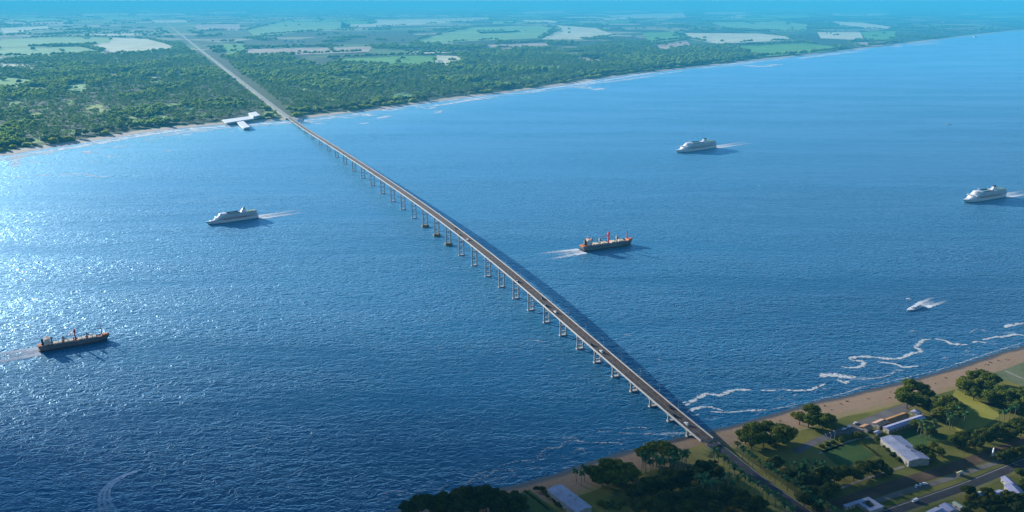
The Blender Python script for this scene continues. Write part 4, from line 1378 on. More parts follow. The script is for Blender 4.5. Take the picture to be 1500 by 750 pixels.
def small_white(name, px, py, w, l, h, label, cat, group=None, roof=None, z=FZ):
    p = P(px, py, z)
    t = thing(name, label, cat, p, RND.uniform(-0.5, 0.5), group)
    MB().box(-l / 2, l / 2, -w / 2, w / 2, -0.3, h).build('wall', m_white, t)
    r = roof or m_roofw
    MB().prism([(-l / 2 - 1, -w / 2 - 1, h), (l / 2 + 1, -w / 2 - 1, h), (l / 2 + 1, w / 2 + 1, h), (-l / 2 - 1, w / 2 + 1, h)],
               [(-l / 2 - 0.5, -0.3, h + w * 0.3), (l / 2 + 0.5, -0.3, h + w * 0.3), (l / 2 + 0.5, 0.3, h + w * 0.3), (-l / 2 - 0.5, 0.3, h + w * 0.3)]).build('roof', r, t)
    return t


small_white('boathouse', 441, 178, 14, 20, 7, 'small white boathouse tucked beside the bridge landing on the far shore', 'building')
lt = thing('beacon', 'slim white beacon tower on the far beach', 'tower', P(631.5, 151, 1.0))
MB().tube([(0, 0, -1), (0, 0, 17)], [3.2, 2.2], 12).build('tower', m_white, lt)
MB().tube([(0, 0, 17), (0, 0, 17.6), (0, 0, 20), (0, 0, 22)], [3.0, 2.0, 1.8, 0.2], 12).build('lantern', m_roofw, lt)

HOUSES = [(602, 19), (608, 18), (615, 19.5), (418, 61), (427, 62), (436, 61), (444, 62), (338, 84), (160, 86), (1334, 47), (1340, 47.5), (1326, 50), (1428, 54.5), (1436, 46), (1268, 15.5), (1005, 26),
          (1312, 17), (1330, 33), (1382, 33), (1470, 18), (548, 48), (590, 60), (612, 59), (705, 59), (880, 14), (845, 86), (760, 47), (1290, 30), (232, 113), (204, 41)]
for i, (x, y_) in enumerate(HOUSES):
    t = CAM_H / (FPX * SP + (y_ - 375) * CP)
    small_white('farmhouse', x, y_, 14 + t * 1.0, 20 + t * 1.8, 6 + t * 0.5, 'white farmhouse far off among the hazy fields', 'house', 'white farmhouses scattered over the far fields')

# small standing things of the near shore
lamp2 = make_lamp(9, 1.6)
for i, (x, y_) in enumerate(((1210, 652), (1216, 649.5), (1222, 647))):
    place(lamp2, USED, P(x, y_, GZ), 0.4, 1.2, 'tall slim lamp beside the lane and playing field', 'lamps beside the lane')


def pole(px, py, h, label):
    t = thing('utility_pole', label, 'pole', P(px, py, GZ))
    MB().tube([(0, 0, 0), (0, 0, h)], [0.3, 0.2], 8).build('post', paint('pole_wood', (0.10, 0.075, 0.055), 0.9, 0.2, 0.5), t)
    MB().box(-1.6, 1.6, -0.12, 0.12, h - 1.2, h - 0.95).build('crossarm', paint('pole_wood', (0, 0, 0)), t)


pole(1410, 677, 13, 'dark utility pole standing alone by the dirt track')
pole(1286, 668, 11, 'dark utility pole in front of the pale hall roof')
mon = thing('monument', 'white pointed monument on a round green mound by the track', 'monument', P(1454, 669, GZ))
MB().tube([(0, 0, -0.2), (0, 0, 0.8), (0, 0, 1.4)], [3.4, 2.6, 1.6], 14).build('mound', m_lawn, mon)
MB().prism([(-1, -1, 1.3), (1, -1, 1.3), (1, 1, 1.3), (-1, 1, 1.3)], [(-0.6, -0.6, 9), (0.6, -0.6, 9), (0.6, 0.6, 9), (-0.6, 0.6, 9)]).prism([(-0.6, -0.6, 9), (0.6, -0.6, 9), (0.6, 0.6, 9), (-0.6, 0.6, 9)], [(-0.05, -0.05, 10.4), (0.05, -0.05, 10.4), (0.05, 0.05, 10.4), (-0.05, 0.05, 10.4)]).build('obelisk', m_white, mon)

# driftwood and weed on the sand
db = MB()
for _ in range(230):
    k = RND.uniform(0, 1) ** 0.8
    i = int(len(near_line) * k)
    px, _y = proj(near_line[i][0], near_line[i][1], 0)
    if px < 1090 or px > 1520:
        continue
    n = -normals2(near_line[max(0, i - 1):i + 2])[0] if i > 0 else Vector((0, -1))
    d = RND.choice((RND.gauss(18, 3), RND.gauss(26, 4), RND.uniform(12, 38)))
    x, y_ = near_line[i][0] + n[0] * d, near_line[i][1] + n[1] * d
    z = np.interp(d, [0, 9, 26, 50], [0, 0.7, 2.0, GZ])
    for q in range(RND.randint(1, 3)):
        a, r, h = RND.uniform(0, 6.3), RND.uniform(0.5, 1.5), RND.uniform(0.3, 0.9)
        cx, cy = x + RND.gauss(0, 2.0), y_ + RND.gauss(0, 0.7)
        pts = [(cx + r * (1 + 0.4 * RND.random()) * math.cos(a + t_), cy + 0.6 * r * (1 + 0.4 * RND.random()) * math.sin(a + t_), z) for t_ in np.linspace(0, 2 * math.pi, 6, endpoint=False)]
        db.prism([(p[0], p[1], z - 0.4) for p in pts], [(cx + (p[0] - cx) * 0.5, cy + (p[1] - cy) * 0.5, z + h) for p in pts])
tag(db.build('driftwood', paint('driftwood', (0.045, 0.038, 0.03), 0.9, 0.3, 0.3)), kind='stuff')

# ------------------------------------------------------------------ trees
def crown_mesh(name, seed, lobes, leaves, leaf, squash=0.75, core=0.78, core_leaf=0.25):
    """leaf clumps over a set of lobes [(x,y,z,r)]; returns mesh with a per-leaf value"""
    rg = np.random.default_rng(seed)
    L = np.array(lobes, float)
    w = L[:, 3] ** 2
    idx = rg.choice(len(L), leaves, p=w / w.sum())
    d = rg.normal(size=(leaves, 3))
    d[:, 2] = np.abs(d[:, 2]) * 0.9 + d[:, 2] * 0.35
    d /= np.linalg.norm(d, axis=1)[:, None]
    rr = L[idx, 3] * rg.uniform(0.78, 1.10, leaves)
    c = L[idx, :3] + d * rr[:, None] * np.array([1, 1, squash])
    nrm = d + rg.normal(size=(leaves, 3)) * 0.55
    nrm /= np.linalg.norm(nrm, axis=1)[:, None]
    a = np.cross(nrm, rg.normal(size=(leaves, 3)))
    a /= np.linalg.norm(a, axis=1)[:, None]
    b = np.cross(nrm, a)
    s = leaf * rg.uniform(0.6, 1.35, leaves)[:, None]
    bend = nrm * s * 0.25
    quad = np.stack([c - a * s, c - b * s * 0.6 + bend, c + a * s, c + b * s * 0.6 + bend], 1).reshape(-1, 3)
    f = np.arange(leaves * 4).reshape(-1, 4)
    lv = np.repeat(np.clip(rg.normal(0.5, 0.22, leaves) + 0.10 * rg.normal(size=len(L))[idx], 0, 1), 4)
    vs, fs, at = [quad], [f], [lv]
    o = len(quad)
    # inner mass so that the crown is not see-through
    nu, nv = 8, 5
    for (x, y, z, r) in lobes:
        ring = []
        for j in range(nv + 1):
            th = math.pi * j / nv
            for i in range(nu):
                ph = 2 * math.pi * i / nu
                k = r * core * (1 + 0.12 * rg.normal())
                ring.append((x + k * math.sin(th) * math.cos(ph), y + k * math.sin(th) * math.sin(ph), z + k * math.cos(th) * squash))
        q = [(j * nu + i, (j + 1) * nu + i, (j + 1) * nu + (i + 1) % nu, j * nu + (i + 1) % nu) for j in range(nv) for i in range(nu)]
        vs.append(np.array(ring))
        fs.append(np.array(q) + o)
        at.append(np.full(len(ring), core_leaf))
        o += len(ring)
    return np.vstack(vs), np.vstack(fs), np.concatenate(at)


def tree_lobes(seed, R, H, n):
    rg = random.Random(seed)
    out = [(0, 0, H * 0.62, R * 0.62)]
    for k in range(n):
        a = 2 * math.pi * k / n + rg.uniform(-0.4, 0.4)
        q = rg.uniform(0.45, 0.75) * R
        out.append((q * math.cos(a), q * math.sin(a), H * rg.uniform(0.42, 0.68), R * rg.uniform(0.36, 0.50)))
    for k in range(3):
        a = rg.uniform(0, 6.3)
        out.append((R * 0.3 * math.cos(a), R * 0.3 * math.sin(a), H * rg.uniform(0.75, 0.86), R * rg.uniform(0.32, 0.42)))
    return out


def trunk_mb(seed, R, H):
    rg = random.Random(seed)
    mb = MB().tube([(0, 0, -0.6), (0.1, 0, 1.2), (0.15, 0.1, H * 0.5)], [R * 0.085, R * 0.06, R * 0.045], 8)
    for k in range(4):
        a = 2 * math.pi * k / 4 + rg.uniform(-0.4, 0.4)
        mb.tube([(0.1, 0.1, H * rg.uniform(0.2, 0.36)), (R * 0.28 * math.cos(a), R * 0.28 * math.sin(a), H * 0.45), (R * 0.5 * math.cos(a), R * 0.5 * math.sin(a), H * 0.58)], [R * 0.035, R * 0.025, R * 0.012], 6)
    return mb


m_leaf = foliage('leaves', (0.016, 0.038, 0.008), (0.165, 0.200, 0.034))
m_leafd = foliage('dark_leaves', (0.014, 0.030, 0.009), (0.105, 0.135, 0.030))
m_leafl = foliage('light_leaves', (0.16, 0.22, 0.02), (0.42, 0.50, 0.06), trans=0.5)
m_palm = foliage('palm_leaves', (0.014, 0.055, 0.026), (0.085, 0.17, 0.062), trans=0.3)
m_palmi = foliage('far_palm_leaves', (0.05, 0.12, 0.035), (0.25, 0.38, 0.09), True, 0.55)
m_leafi = foliage('far_leaves', (0.05, 0.115, 0.03), (0.29, 0.42, 0.07), True, 0.55)
m_bark = paint('bark', (0.085, 0.065, 0.05), 0.95, 0.25, 0.6)
m_pbark = paint('palm_bark', (0.15, 0.13, 0.10), 0.9, 0.2, 0.8)


def make_tree(seed, mat, R=11.5, H=17.0, leaves=1500, leaf=0.95):
    t = thing('broadleaf_tree', 'x', 'tree')
    v, f, a = crown_mesh('crown', seed, tree_lobes(seed, R, H, 6), leaves, leaf)
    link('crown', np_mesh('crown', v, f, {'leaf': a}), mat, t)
    trunk_mb(seed, R, H).build('trunk', m_bark, t)
    return t


def make_shrub(seed, mat):
    t = thing('shrub', 'x', 'shrub')
    lob = [(0, 0, 1.2, 1.9), (1.6, 0.4, 0.9, 1.4), (-1.3, 0.9, 0.9, 1.5), (0.3, -1.4, 0.8, 1.3)]
    v, f, a = crown_mesh('foliage', seed, lob, 260, 0.5)
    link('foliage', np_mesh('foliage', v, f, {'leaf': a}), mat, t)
    MB().tube([(0, 0, -0.3), (0, 0, 1.2)], [0.25, 0.15], 6).build('stem', m_bark, t)
    return t


def palm_fronds(seed, n, length, seg=5, width=0.75):
    """drooping fronds with a folded blade"""
    rg = random.Random(seed)
    v, f, a = [], [], []
    for k in range(n):
        az = 2 * math.pi * k / n * 2.618 + rg.uniform(-0.2, 0.2)
        up = rg.uniform(-0.25, 1.15)
        ln = length * rg.uniform(0.8, 1.1)
        x, z, ang = 0.0, 0.0, up
        o = len(v)
        tint = rg.uniform(0.15, 0.95)
        for i in range(seg + 1):
            s = i / seg
            w = width * math.sin(math.pi * (0.12 + 0.86 * s)) * (1.0 if i % 2 else 0.8)
            ca, sa = math.cos(az), math.sin(az)
            for side, dz in ((-1, -0.35 * w), (0, 0.0), (1, -0.35 * w)):
                v.append((x * ca - side * w * sa, x * sa + side * w * ca, z + dz))
                a.append(tint)
            x += ln / seg * math.cos(ang)
            z += ln / seg * math.sin(ang)
            ang -= 1.75 / seg * (0.7 + s)
        for i in range(seg):
            q = o + i * 3
            f += [(q, q + 3, q + 4, q + 1), (q + 1, q + 4, q + 5, q + 2)]
    return v, f, a


def make_palm(seed, H=15.0, length=5.6, bend=0.5):
    t = thing('palm_tree', 'x', 'palm tree')
    v, f, a = palm_fronds(seed, 19, length, 5, 1.15)
    me = np_mesh('crown', [(x + bend, y, z + H) for x, y, z in v], np.array(f), {'leaf': a})
    link('crown', me, m_palm, t)
    MB().tube([(0, 0, -0.5), (0, 0, 1), (bend * 0.4, 0, H * 0.5), (bend, 0, H - 1.2), (bend, 0, H + 0.1)], [0.55, 0.42, 0.36, 0.3, 0.22], 8).build('trunk', m_pbark, t)
    return t


TREES = [make_tree(20 + i, m) for i, m in enumerate((m_leaf, m_leaf, m_leaf, m_leafd, m_leafd))]
PALMS = [make_palm(50 + i, bend=b) for i, b in enumerate((0.5, -0.4, 0.9))]
SHRUBS = [make_shrub(70, m_leaf), make_shrub(71, m_leafl), make_shrub(72, m_leafd)]


def plant_trees(pts, kind, label, group, size=1.0, z=GZ):
    for x, y_, *w in pts:
        p = P(x, y_, z)
        pr = RND.choice(TREES[:3] if kind == 'light' else TREES[3:])
        k = size * (w[0] if w else RND.uniform(0.85, 1.15))
        place(pr, USED, p, RND.uniform(0, 6.28), k, label, group, sz=k * RND.uniform(0.9, 1.1))


def plant_palms(pts, label, group, size=1.0, lo=0.85, hi=1.15):
    for x, y_ in pts:
        k = size * RND.uniform(0.95, 1.1)
        place(RND.choice(PALMS), USED, P(x, y_, GZ), RND.uniform(0, 6.28), k, label, group, sz=k * RND.uniform(lo, hi))


plant_trees([(1092, 650), (1106, 643), (1122, 639), (1138, 643), (1100, 658), (1118, 655), (1136, 655), (1150, 650)], 'light', 'broadleaf tree in the big clump between the palm avenue and the sand', 'clump of trees beside the palm avenue', 1.0)
plant_trees([(1171, 621), (1186, 612), (1198, 618), (1184, 626), (1205, 628), (1213, 624)], 'light', 'broadleaf tree in the clump on the grass where the lane begins', 'clump of trees at the start of the lane', 0.85)
plant_trees([(1322, 588), (1336, 580), (1350, 578), (1356, 588), (1342, 593), (1328, 598), (1352, 599)], 'light', 'broadleaf tree in the clump just above the small white shed', 'clump of trees above the pavilions', 0.95)
plant_trees([(1412, 568), (1424, 560), (1438, 558), (1448, 568), (1430, 573), (1414, 578), (1444, 580), (1426, 586), (1448, 592), (1462, 584)], 'light', 'broadleaf tree in the largest clump by the open sand', 'largest clump of trees by the sand', 0.95)
plant_trees([(1470, 590), (1484, 586), (1497, 592), (1478, 600), (1492, 606), (1508, 600), (1506, 582)], 'light', 'broadleaf tree in the clump at the edge of the sunny lawn', 'clump of trees beyond the sunny lawn', 0.95)
plant_trees([(1372, 606), (1386, 601), (1398, 608), (1376, 614), (1392, 616)], 'light', 'broadleaf tree in the clump beside the sunny lawn and palms', 'clump of trees between the lawns', 0.9)
plant_trees([(874, 706), (888, 697), (902, 694), (914, 700), (882, 712), (898, 711), (914, 711), (926, 706)], 'light', 'broadleaf tree in the clump between the bottom hall and tall palms', 'clump of trees above the bottom hall', 0.95)
plant_trees([(943, 676), (956, 668), (970, 669), (980, 675)], 'light', 'broadleaf tree behind the stand of palms near the sand', 'trees behind the palm stand', 0.85)
plant_trees([(598, 756), (614, 752), (630, 749), (646, 746), (660, 743), (674, 741), (690, 739), (706, 737), (722, 737), (738, 741), (752, 748), (734, 752), (712, 750), (690, 752), (668, 755), (644, 758), (756, 757)],
            'dark', 'broadleaf tree in the dark wood at the bottom beside the water', 'dark waterside wood', 0.95)
plant_trees([(926, 732), (940, 727), (952, 720), (964, 713), (976, 708), (988, 710), (1002, 706), (1016, 701), (1028, 693), (1040, 693), (1050, 701), (1024, 706), (998, 716), (975, 719)],
            'dark', 'dark tree in the hedge belt running toward the palm avenue', 'dark tree belt by the avenue', 0.72)
plant_trees([(936, 752), (956, 748), (976, 744), (996, 742), (1016, 738), (1036, 740), (1056, 744), (1076, 748), (1096, 752), (1046, 754), (1006, 756), (966, 758), (1070, 730), (1086, 738), (1108, 748)],
            'dark', 'dark tree in the wood at the bottom below the palm avenue', 'dark wood below the avenue', 0.85)
plant_trees([(1136, 684), (1130, 690), (1160, 704), (1176, 712), (1172, 698), (1192, 712), (1208, 716), (1206, 702), (1222, 708), (1236, 702), (1250, 704), (1262, 698), (1188, 728), (1204, 734), (1216, 728), (1178, 742), (1196, 748)],
            'dark', 'dark tree in the wood between the palm avenue and the playing field', 'dark wood beside the avenue', 0.78)
plant_trees([(1272, 694), (1286, 691), (1298, 697), (1262, 688)], 'dark', 'dark tree at the corner of the playing field by the pale footpath', 'trees at the playing field corner', 0.65)
plant_trees([(1442, 648), (1456, 641), (1470, 636), (1484, 631), (1498, 626), (1428, 656), (1412, 648), (1402, 656), (1512, 622), (1478, 644), (1495, 640)], 'dark', 'dark tree in the row between the sunny lawn and the dirt track', 'dark tree row above the track', 0.8)
plant_trees([(1350, 668), (1362, 674), (1374, 668), (1366, 662), (1342, 628), (1362, 640)], 'light', 'small tree on the lawn behind the hall with pale lilac roof', 'trees behind the long hall', 0.6)
plant_trees([(1478, 672), (1490, 666), (1504, 664), (1468, 676), (1440, 744), (1454, 738), (1424, 738), (1470, 742), (1484, 738), (1500, 740), (1446, 728), (1496, 700), (1476, 734), (1420, 748), (1456, 752), (1490, 752), (1418, 728), (1505, 716)], 'dark', 'dark tree beside the highway and the roadside village', 'dark trees of the roadside village', 0.6)

road_l = resample(near_road, 1.0)
seg = np.r_[0, np.cumsum(np.linalg.norm(np.diff(road_l[:, :2], axis=0), axis=1))]
rnn = normals2(road_l)
for side, lab in ((12.0, 'palm in the avenue row beside the big tree clump and playing field'), (-18.5, 'palm in the avenue row beside the dark tree belt and palm stand')):
    for s in np.arange(24, 190, 8.2):
        i = int(np.searchsorted(seg, s))
        p = road_l[i, :2] + rnn[i] * side + NR.normal(0, 0.6, 2)
        k = RND.uniform(0.9, 1.05)
        place(RND.choice(PALMS), USED, (p[0], p[1], GZ), RND.uniform(0, 6.28), k, lab, 'palm avenue row ' + ('by the tree clump' if side > 0 else 'by the palm stand'), sz=k * RND.uniform(0.78, 0.92))
plant_palms([(940, 690), (946, 692), (953, 694), (960, 695), (966, 696), (973, 694), (980, 693), (987, 691), (943, 685), (956, 688), (970, 689), (982, 686), (993, 688)], 'palm in the dense stand near the sand', 'palm stand near the sand', 0.95)
plant_palms([(999, 684), (1005, 682), (1002, 687)], 'tall palm in the trio beside the yellow grass', 'palm trio by the yellow grass', 1.05)
plant_palms([(844, 706), (851, 711), (856, 704)], 'palm leaning over the sand beside the bottom hall', 'palms by the bottom hall', 0.85)
plant_palms([(1022, 716), (1030, 719), (1038, 722), (1046, 718), (1052, 724), (1034, 712), (1060, 720), (1066, 714), (1072, 724), (1042, 729), (1028, 728), (1080, 720)], 'palm in the dark grove below the avenue', 'palm grove below the avenue', 0.9)
plant_palms([(1168, 704), (1176, 700), (1184, 704), (1192, 698), (1200, 704), (1180, 694), (1190, 708), (1172, 712), (1204, 694), (1160, 696)], 'palm in the dark wood beside the avenue', 'palms in the wood beside the avenue', 0.9)
plant_palms([(1348, 640), (1356, 643), (1364, 640), (1352, 632), (1344, 634), (1368, 634)], 'palm on the lawn below the lilac pavilion', 'palms below the pavilion', 0.85)
plant_palms([(1386, 622), (1394, 626), (1402, 623), (1410, 626), (1400, 616), (1390, 630)], 'palm in the grove beside the sunny lawn', 'palms by the sunny lawn', 0.9)
plant_palms([(1463, 616), (1470, 619), (1478, 615), (1486, 612)], 'palm at the low end of the sunny lawn', 'palms at the end of the sunny lawn', 0.85)
for x, y_, k in ((1204, 655, 1.2), (1212, 652, 1.4), (1220, 649, 1.2), (1231, 646, 1.6), (1242, 642, 1.3), (1254, 640, 2.2), (1262, 641, 1.2)):
    place(SHRUBS[0], USED, P(x, y_, GZ), RND.uniform(0, 6), k, 'green shrub in the row between the lane and the playing field', 'shrubs beside the lane')
for x, y_, k in ((1298, 655, 1.4), (1303, 661, 1.5), (1309, 668, 1.6), (1316, 674, 1.4), (1292, 650, 1.4), (1286, 645, 1.6)):
    place(SHRUBS[2], USED, P(x, y_, GZ), RND.uniform(0, 6), k, 'dark shrub under the wall of the hall with pale lilac roof', 'shrubs under the long hall')
for x, y_, k in ((800, 722, 1.3), (806, 728, 1.5), (813, 734, 1.4), (820, 741, 1.5), (793, 718, 1.4), (786, 717, 1.2)):
    place(SHRUBS[2], USED, P(x, y_, GZ), RND.uniform(0, 6), k, 'dark shrub beside the hall with pale blue roof', 'shrubs by the bottom hall')
for x, y_, k in ((880, 738, 1.6), (888, 742, 1.8), (896, 739, 1.6), (904, 744, 1.5), (912, 738, 1.4)):
    place(SHRUBS[0], USED, P(x, y_, GZ), RND.uniform(0, 6), k, 'bright shrub on the grass between the bottom hall and the dark wood', 'shrubs beyond the bottom hall')


def hedge(px, label):
    ln = resample(np.array([P(x, y_, GZ)[:] for x, y_ in px]), 1.1)
    lob = [(p[0], p[1], p[2] + 0.8, 1.0 + 0.25 * RND.random()) for p in ln]
    v, f, a = crown_mesh('hedge', 5, lob, 26 * len(lob), 0.38)
    tag(link('hedge', np_mesh('hedge', v, f, {'leaf': a}), m_leafd), label, 'hedge')


hedge([(1256, 646.5), (1270, 656), (1284, 667)], 'dark clipped hedge along one side of the playing field')
hedge([(769, 720.5), (785, 732), (802, 746)], 'dark clipped hedge along the bottom playing field')

# ------------------------------------------------------------------ far shore vegetation
inland = normals2(far_shore)


def far_ok(x, y):
    """clear of water, fields and road"""
    ok = np.ones(len(x), bool)
    for poly in FIELD_W:
        ok &= ~inside(poly, x, y)
    q = (x - G1.x) * BN.x + (y - G1.y) * BN.y
    ok &= np.abs(q) > 28 + np.clip(y - 3300, 0, 20000) * 0.012
    return ok


shore_poly = [tuple(p[:2]) for p in far_shore] + [(3e5, 3e5), (-3e5, 3e5)]
term_poly = [P(x, y_, FZ) for x, y_ in ((318, 180), (360, 162), (392, 163), (385, 182), (365, 192), (345, 190))]


def inland_mask(x, y, d):
    k = np.ones(len(x), bool)
    k &= inside(shore_poly, x, y)
    near = (y < 16000)
    dd = np.full(len(x), 1e9)
    dd[near] = dist_line(far_shore[::4], x[near], y[near])
    return k & (dd > d) & ~inside(term_poly, x, y), dd


# front row: individual trees and shrubs
fx, fy = [], []
front = resample(far_shore[(far_shore[:, 0] > -1700) & (far_shore[:, 1] < 7500)], 1.0)
fn = normals2(front)
fpx, fpy = proj(front[:, 0], front[:, 1], 0)
vis = np.where((fpx > -12) & (fpx < 1120))[0]
FAR_TREES = []
for i in range(3):
    t = thing('broadleaf_tree', 'x', 'tree')
    v, f, a = crown_mesh('crown', 90 + i, tree_lobes(90 + i, 11, 17, 6), 420, 1.7)
    link('crown', np_mesh('crown', v, f, {'leaf': a}), m_leaf, t)
    trunk_mb(90 + i, 11, 17).build('trunk', m_bark, t)
    FAR_TREES.append(t)
u = NR.random(900)
cand = vis[(u * len(vis)).astype(int)]
dd = NR.uniform(74, 160, 900)
X = front[cand, 0] + fn[cand, 0] * dd
Y = front[cand, 1] + fn[cand, 1] * dd
ok = far_ok(X, Y) & ~inside(term_poly, X, Y)
chosen = []
for x, y_, k in zip(X, Y, ok):
    if k and all((x - a) ** 2 + (y_ - b) ** 2 > 17 ** 2 for a, b in chosen) and len(chosen) < 150:
        chosen.append((x, y_))
for x, y_ in chosen:
    k = RND.uniform(0.8, 1.35)
    side = ((x - G1.x) * BN.x + (y_ - G1.y) * BN.y) > 0
    place(RND.choice(FAR_TREES), USED, (x, y_, FZ), RND.uniform(0, 6.28), k,
          'broadleaf tree fronting the far wood, ' + ('open coast' if side else 'terminal') + ' side of the bridge',
          'front trees of the far wood, ' + ('open coast side' if side else 'terminal side'))
cnt = 0
for i in NR.permutation(vis):
    d = RND.uniform(56, 84)
    x, y_ = front[i, 0] + fn[i, 0] * d, front[i, 1] + fn[i, 1] * d
    if cnt >= 110 or not far_ok(np.array([x]), np.array([y_]))[0] or inside(term_poly, np.array([x]), np.array([y_]))[0]:
        continue
    if vnoise(np.array([i * 0.008]), np.array([2.2]))[0] < 0.42 and fpx[i] > 0:
        continue
    cnt += 1
    side = ((x - G1.x) * BN.x + (y_ - G1.y) * BN.y) > 0
    place(SHRUBS[1], USED, (x, y_, FZ - 0.3), RND.uniform(0, 6), RND.uniform(3.6, 7.0),
          'bright yellow green shrub edging the far beach on the ' + ('open coast side of the bridge' if side else 'terminal side of the bridge'), 'shrubs edging the far beach, ' + ('open coast side' if side else 'terminal side'))

# the woods behind: one mass of instanced trees
src = bpy.data.collections.new('wood_sources')
for i in range(3):
    v, f, a = crown_mesh('wood_tree', 120 + i, tree_lobes(120 + i, 11, 16, 5), 150, 2.6, core=0.85, core_leaf=0.35)
    me = np_mesh('wood_tree', v, f, {'leaf': a})
    me.materials.append(m_leafi)
    src.objects.link(bpy.data.objects.new('wood_a%d' % i, me))
for i in range(2):
    vs, fs, at = [], [], []
    for k in range(3):
        v, f, a = palm_fronds(140 + i * 5 + k, 11, 6.5, 3, 1.7)
        ox, oy, oz = (0, 0, 15) if k == 0 else (6 * math.cos(k * 2.4 + i), 6 * math.sin(k * 2.4 + i), 12 - k)
        o = len(vs)
        vs += [(x + ox, y_ + oy, z + oz) for x, y_, z in v]
        fs += [tuple(q + o for q in t) for t in f]
        at += a
    me = np_mesh('wood_palm', vs, np.array(fs), {'leaf': at})
    me.materials.append(m_palmi)
    src.objects.link(bpy.data.objects.new('wood_b%d' % i, me))


def scatter(name, pts, scl, var, tint):
    n = len(pts)
    me = bpy.data.meshes.new(name)
    me.vertices.add(n)
    me.vertices.foreach_set('co', np.asarray(pts, np.float32).ravel())
    for an, av in (('scl', scl), ('rz', NR.uniform(0, 6.28, n)), ('tint', tint)):
        me.attributes.new(an, 'FLOAT', 'POINT').data.foreach_set('value', np.asarray(av, np.float32))
    me.attributes.new('var', 'INT', 'POINT').data.foreach_set('value', np.asarray(var, np.int32))
    o = bpy.data.objects.new(name, me)
    COL.objects.link(o)
    ng = bpy.data.node_groups.new('scatter', 'GeometryNodeTree')
    ng.interface.new_socket('Geometry', in_out='INPUT', socket_type='NodeSocketGeometry')
    ng.interface.new_socket('Geometry', in_out='OUTPUT', socket_type='NodeSocketGeometry')
    N, Lk = ng.nodes.new, ng.links.new
    gi, go = N('NodeGroupInput'), N('NodeGroupOutput')
    ci = N('GeometryNodeCollectionInfo')
    ci.inputs['Collection'].default_value = src
    ci.inputs['Separate Children'].default_value = True
    ip = N('GeometryNodeInstanceOnPoints')
    ip.inputs['Pick Instance'].default_value = True

    def at(nm, ty):
        a = N('GeometryNodeInputNamedAttribute')
        a.data_type = ty
        a.inputs['Name'].default_value = nm
        return a.outputs['Attribute']
    cx = N('ShaderNodeCombineXYZ')
    Lk(at('rz', 'FLOAT'), cx.inputs['Z'])
    Lk(gi.outputs[0], ip.inputs['Points'])
    Lk(ci.outputs[0], ip.inputs['Instance'])
    Lk(at('var', 'INT'), ip.inputs['Instance Index'])
    Lk(cx.outputs[0], ip.inputs['Rotation'])
    Lk(at('scl', 'FLOAT'), ip.inputs['Scale'])
    Lk(ip.outputs[0], go.inputs[0])
    o.modifiers.new('scatter', 'NODES').node_group = ng
    return tag(o, kind='stuff')


BELT_UP = [(-80, 88), (60, 90), (110, 84), (200, 82), (250, 73), (330, 86), (420, 84), (470, 96), (560, 97), (640, 98), (686, 80), (760, 73), (800, 66), (830, 76), (900, 60), (948, 62),
           (965, 76), (1020, 68), (1078, 66), (1092, 80), (1112, 88)]
belt = [P(x, y_, FZ) for x, y_ in BELT_UP] + [P(x, y_, FZ) for x, y_ in ((1112, 92), (960, 110), (700, 146), (425, 184), (130, 214), (-80, 246))]
bx = np.array([p.x for p in belt])
by = np.array([p.y for p in belt])
n = 160000
X, Y = NR.uniform(bx.min(), bx.max(), n), NR.uniform(by.min(), by.max(), n)
k = inside(belt, X, Y)
X, Y = X[k], Y[k]
im, dshore = inland_mask(X, Y, 120)
k = im & far_ok(X, Y)
X, Y = X[k], Y[k]
# leave a few glades
k = vnoise(X / 190, Y / 230) * 0.7 + vnoise(X / 60 + 7, Y / 70) * 0.3 > 0.15
X, Y = X[k], Y[k]
dens = np.clip(2600.0 / Y, 0.25, 1) ** 1.2
k = NR.random(len(X)) < 0.85 * dens
X, Y = X[k], Y[k]
print('belt trees', len(X))
palmy = vnoise(X / 260 + 31, Y / 400 + 9)
var = np.where(palmy > 0.5, NR.integers(3, 5, len(X)), NR.integers(0, 3, len(X)))
scl = NR.uniform(0.75, 1.3, len(X)) * np.clip(Y / 3800, 1, 1.5)
tint = np.clip(vnoise(X / 120 + 3, Y / 160) * 0.7 + NR.random(len(X)) * 0.3, 0, 1)
scatter('woodland', np.c_[X, Y, np.full(len(X), FZ)], scl, var, tint)

# hedgerows round the fields, tree lines and woodlots beyond
hx, hy = [], []
for poly in FIELD_W[:NF] + FIELD_W[NG:]:
    ring = np.array([(p.x, p.y) for p in poly] + [(poly[0].x, poly[0].y)])
    ln = resample(ring, max(22.0, np.mean(ring[:, 1]) / 260))
    on = vnoise(ln[:, 0] / 260 + 11, ln[:, 1] / 380 + 4) > 0.40
    pxl, pyl = proj(ln[:, 0], ln[:, 1], FZ)
    on &= np.abs(np.gradient(pxl)) > 1.4 * np.abs(np.gradient(pyl))
    ln = ln[on] + NR.normal(0, 7, (on.sum(), 2))
    hx += ln[:, 0].tolist()
    hy += ln[:, 1].tolist()
n = 150000
yy = 3500 * (34000 / 3500) ** NR.random(n)
xx = NR.uniform(-0.72, 0.72, n) * yy
im, _ = inland_mask(xx, yy, 60)
wl_ = vnoise(xx / 520 + 5, yy / 900 + 8) * 0.6 + vnoise(xx / 160 + 2, yy / 330) * 0.4
k = im & far_ok(xx, yy) & ~inside(belt, xx, yy) & (wl_ > 0.56 + np.clip((yy - 6000) / 60000, 0, 0.12))
xx, yy = xx[k], yy[k]
sel = NR.random(len(xx)) < 0.75
hx += xx[sel].tolist()
hy += yy[sel].tolist()
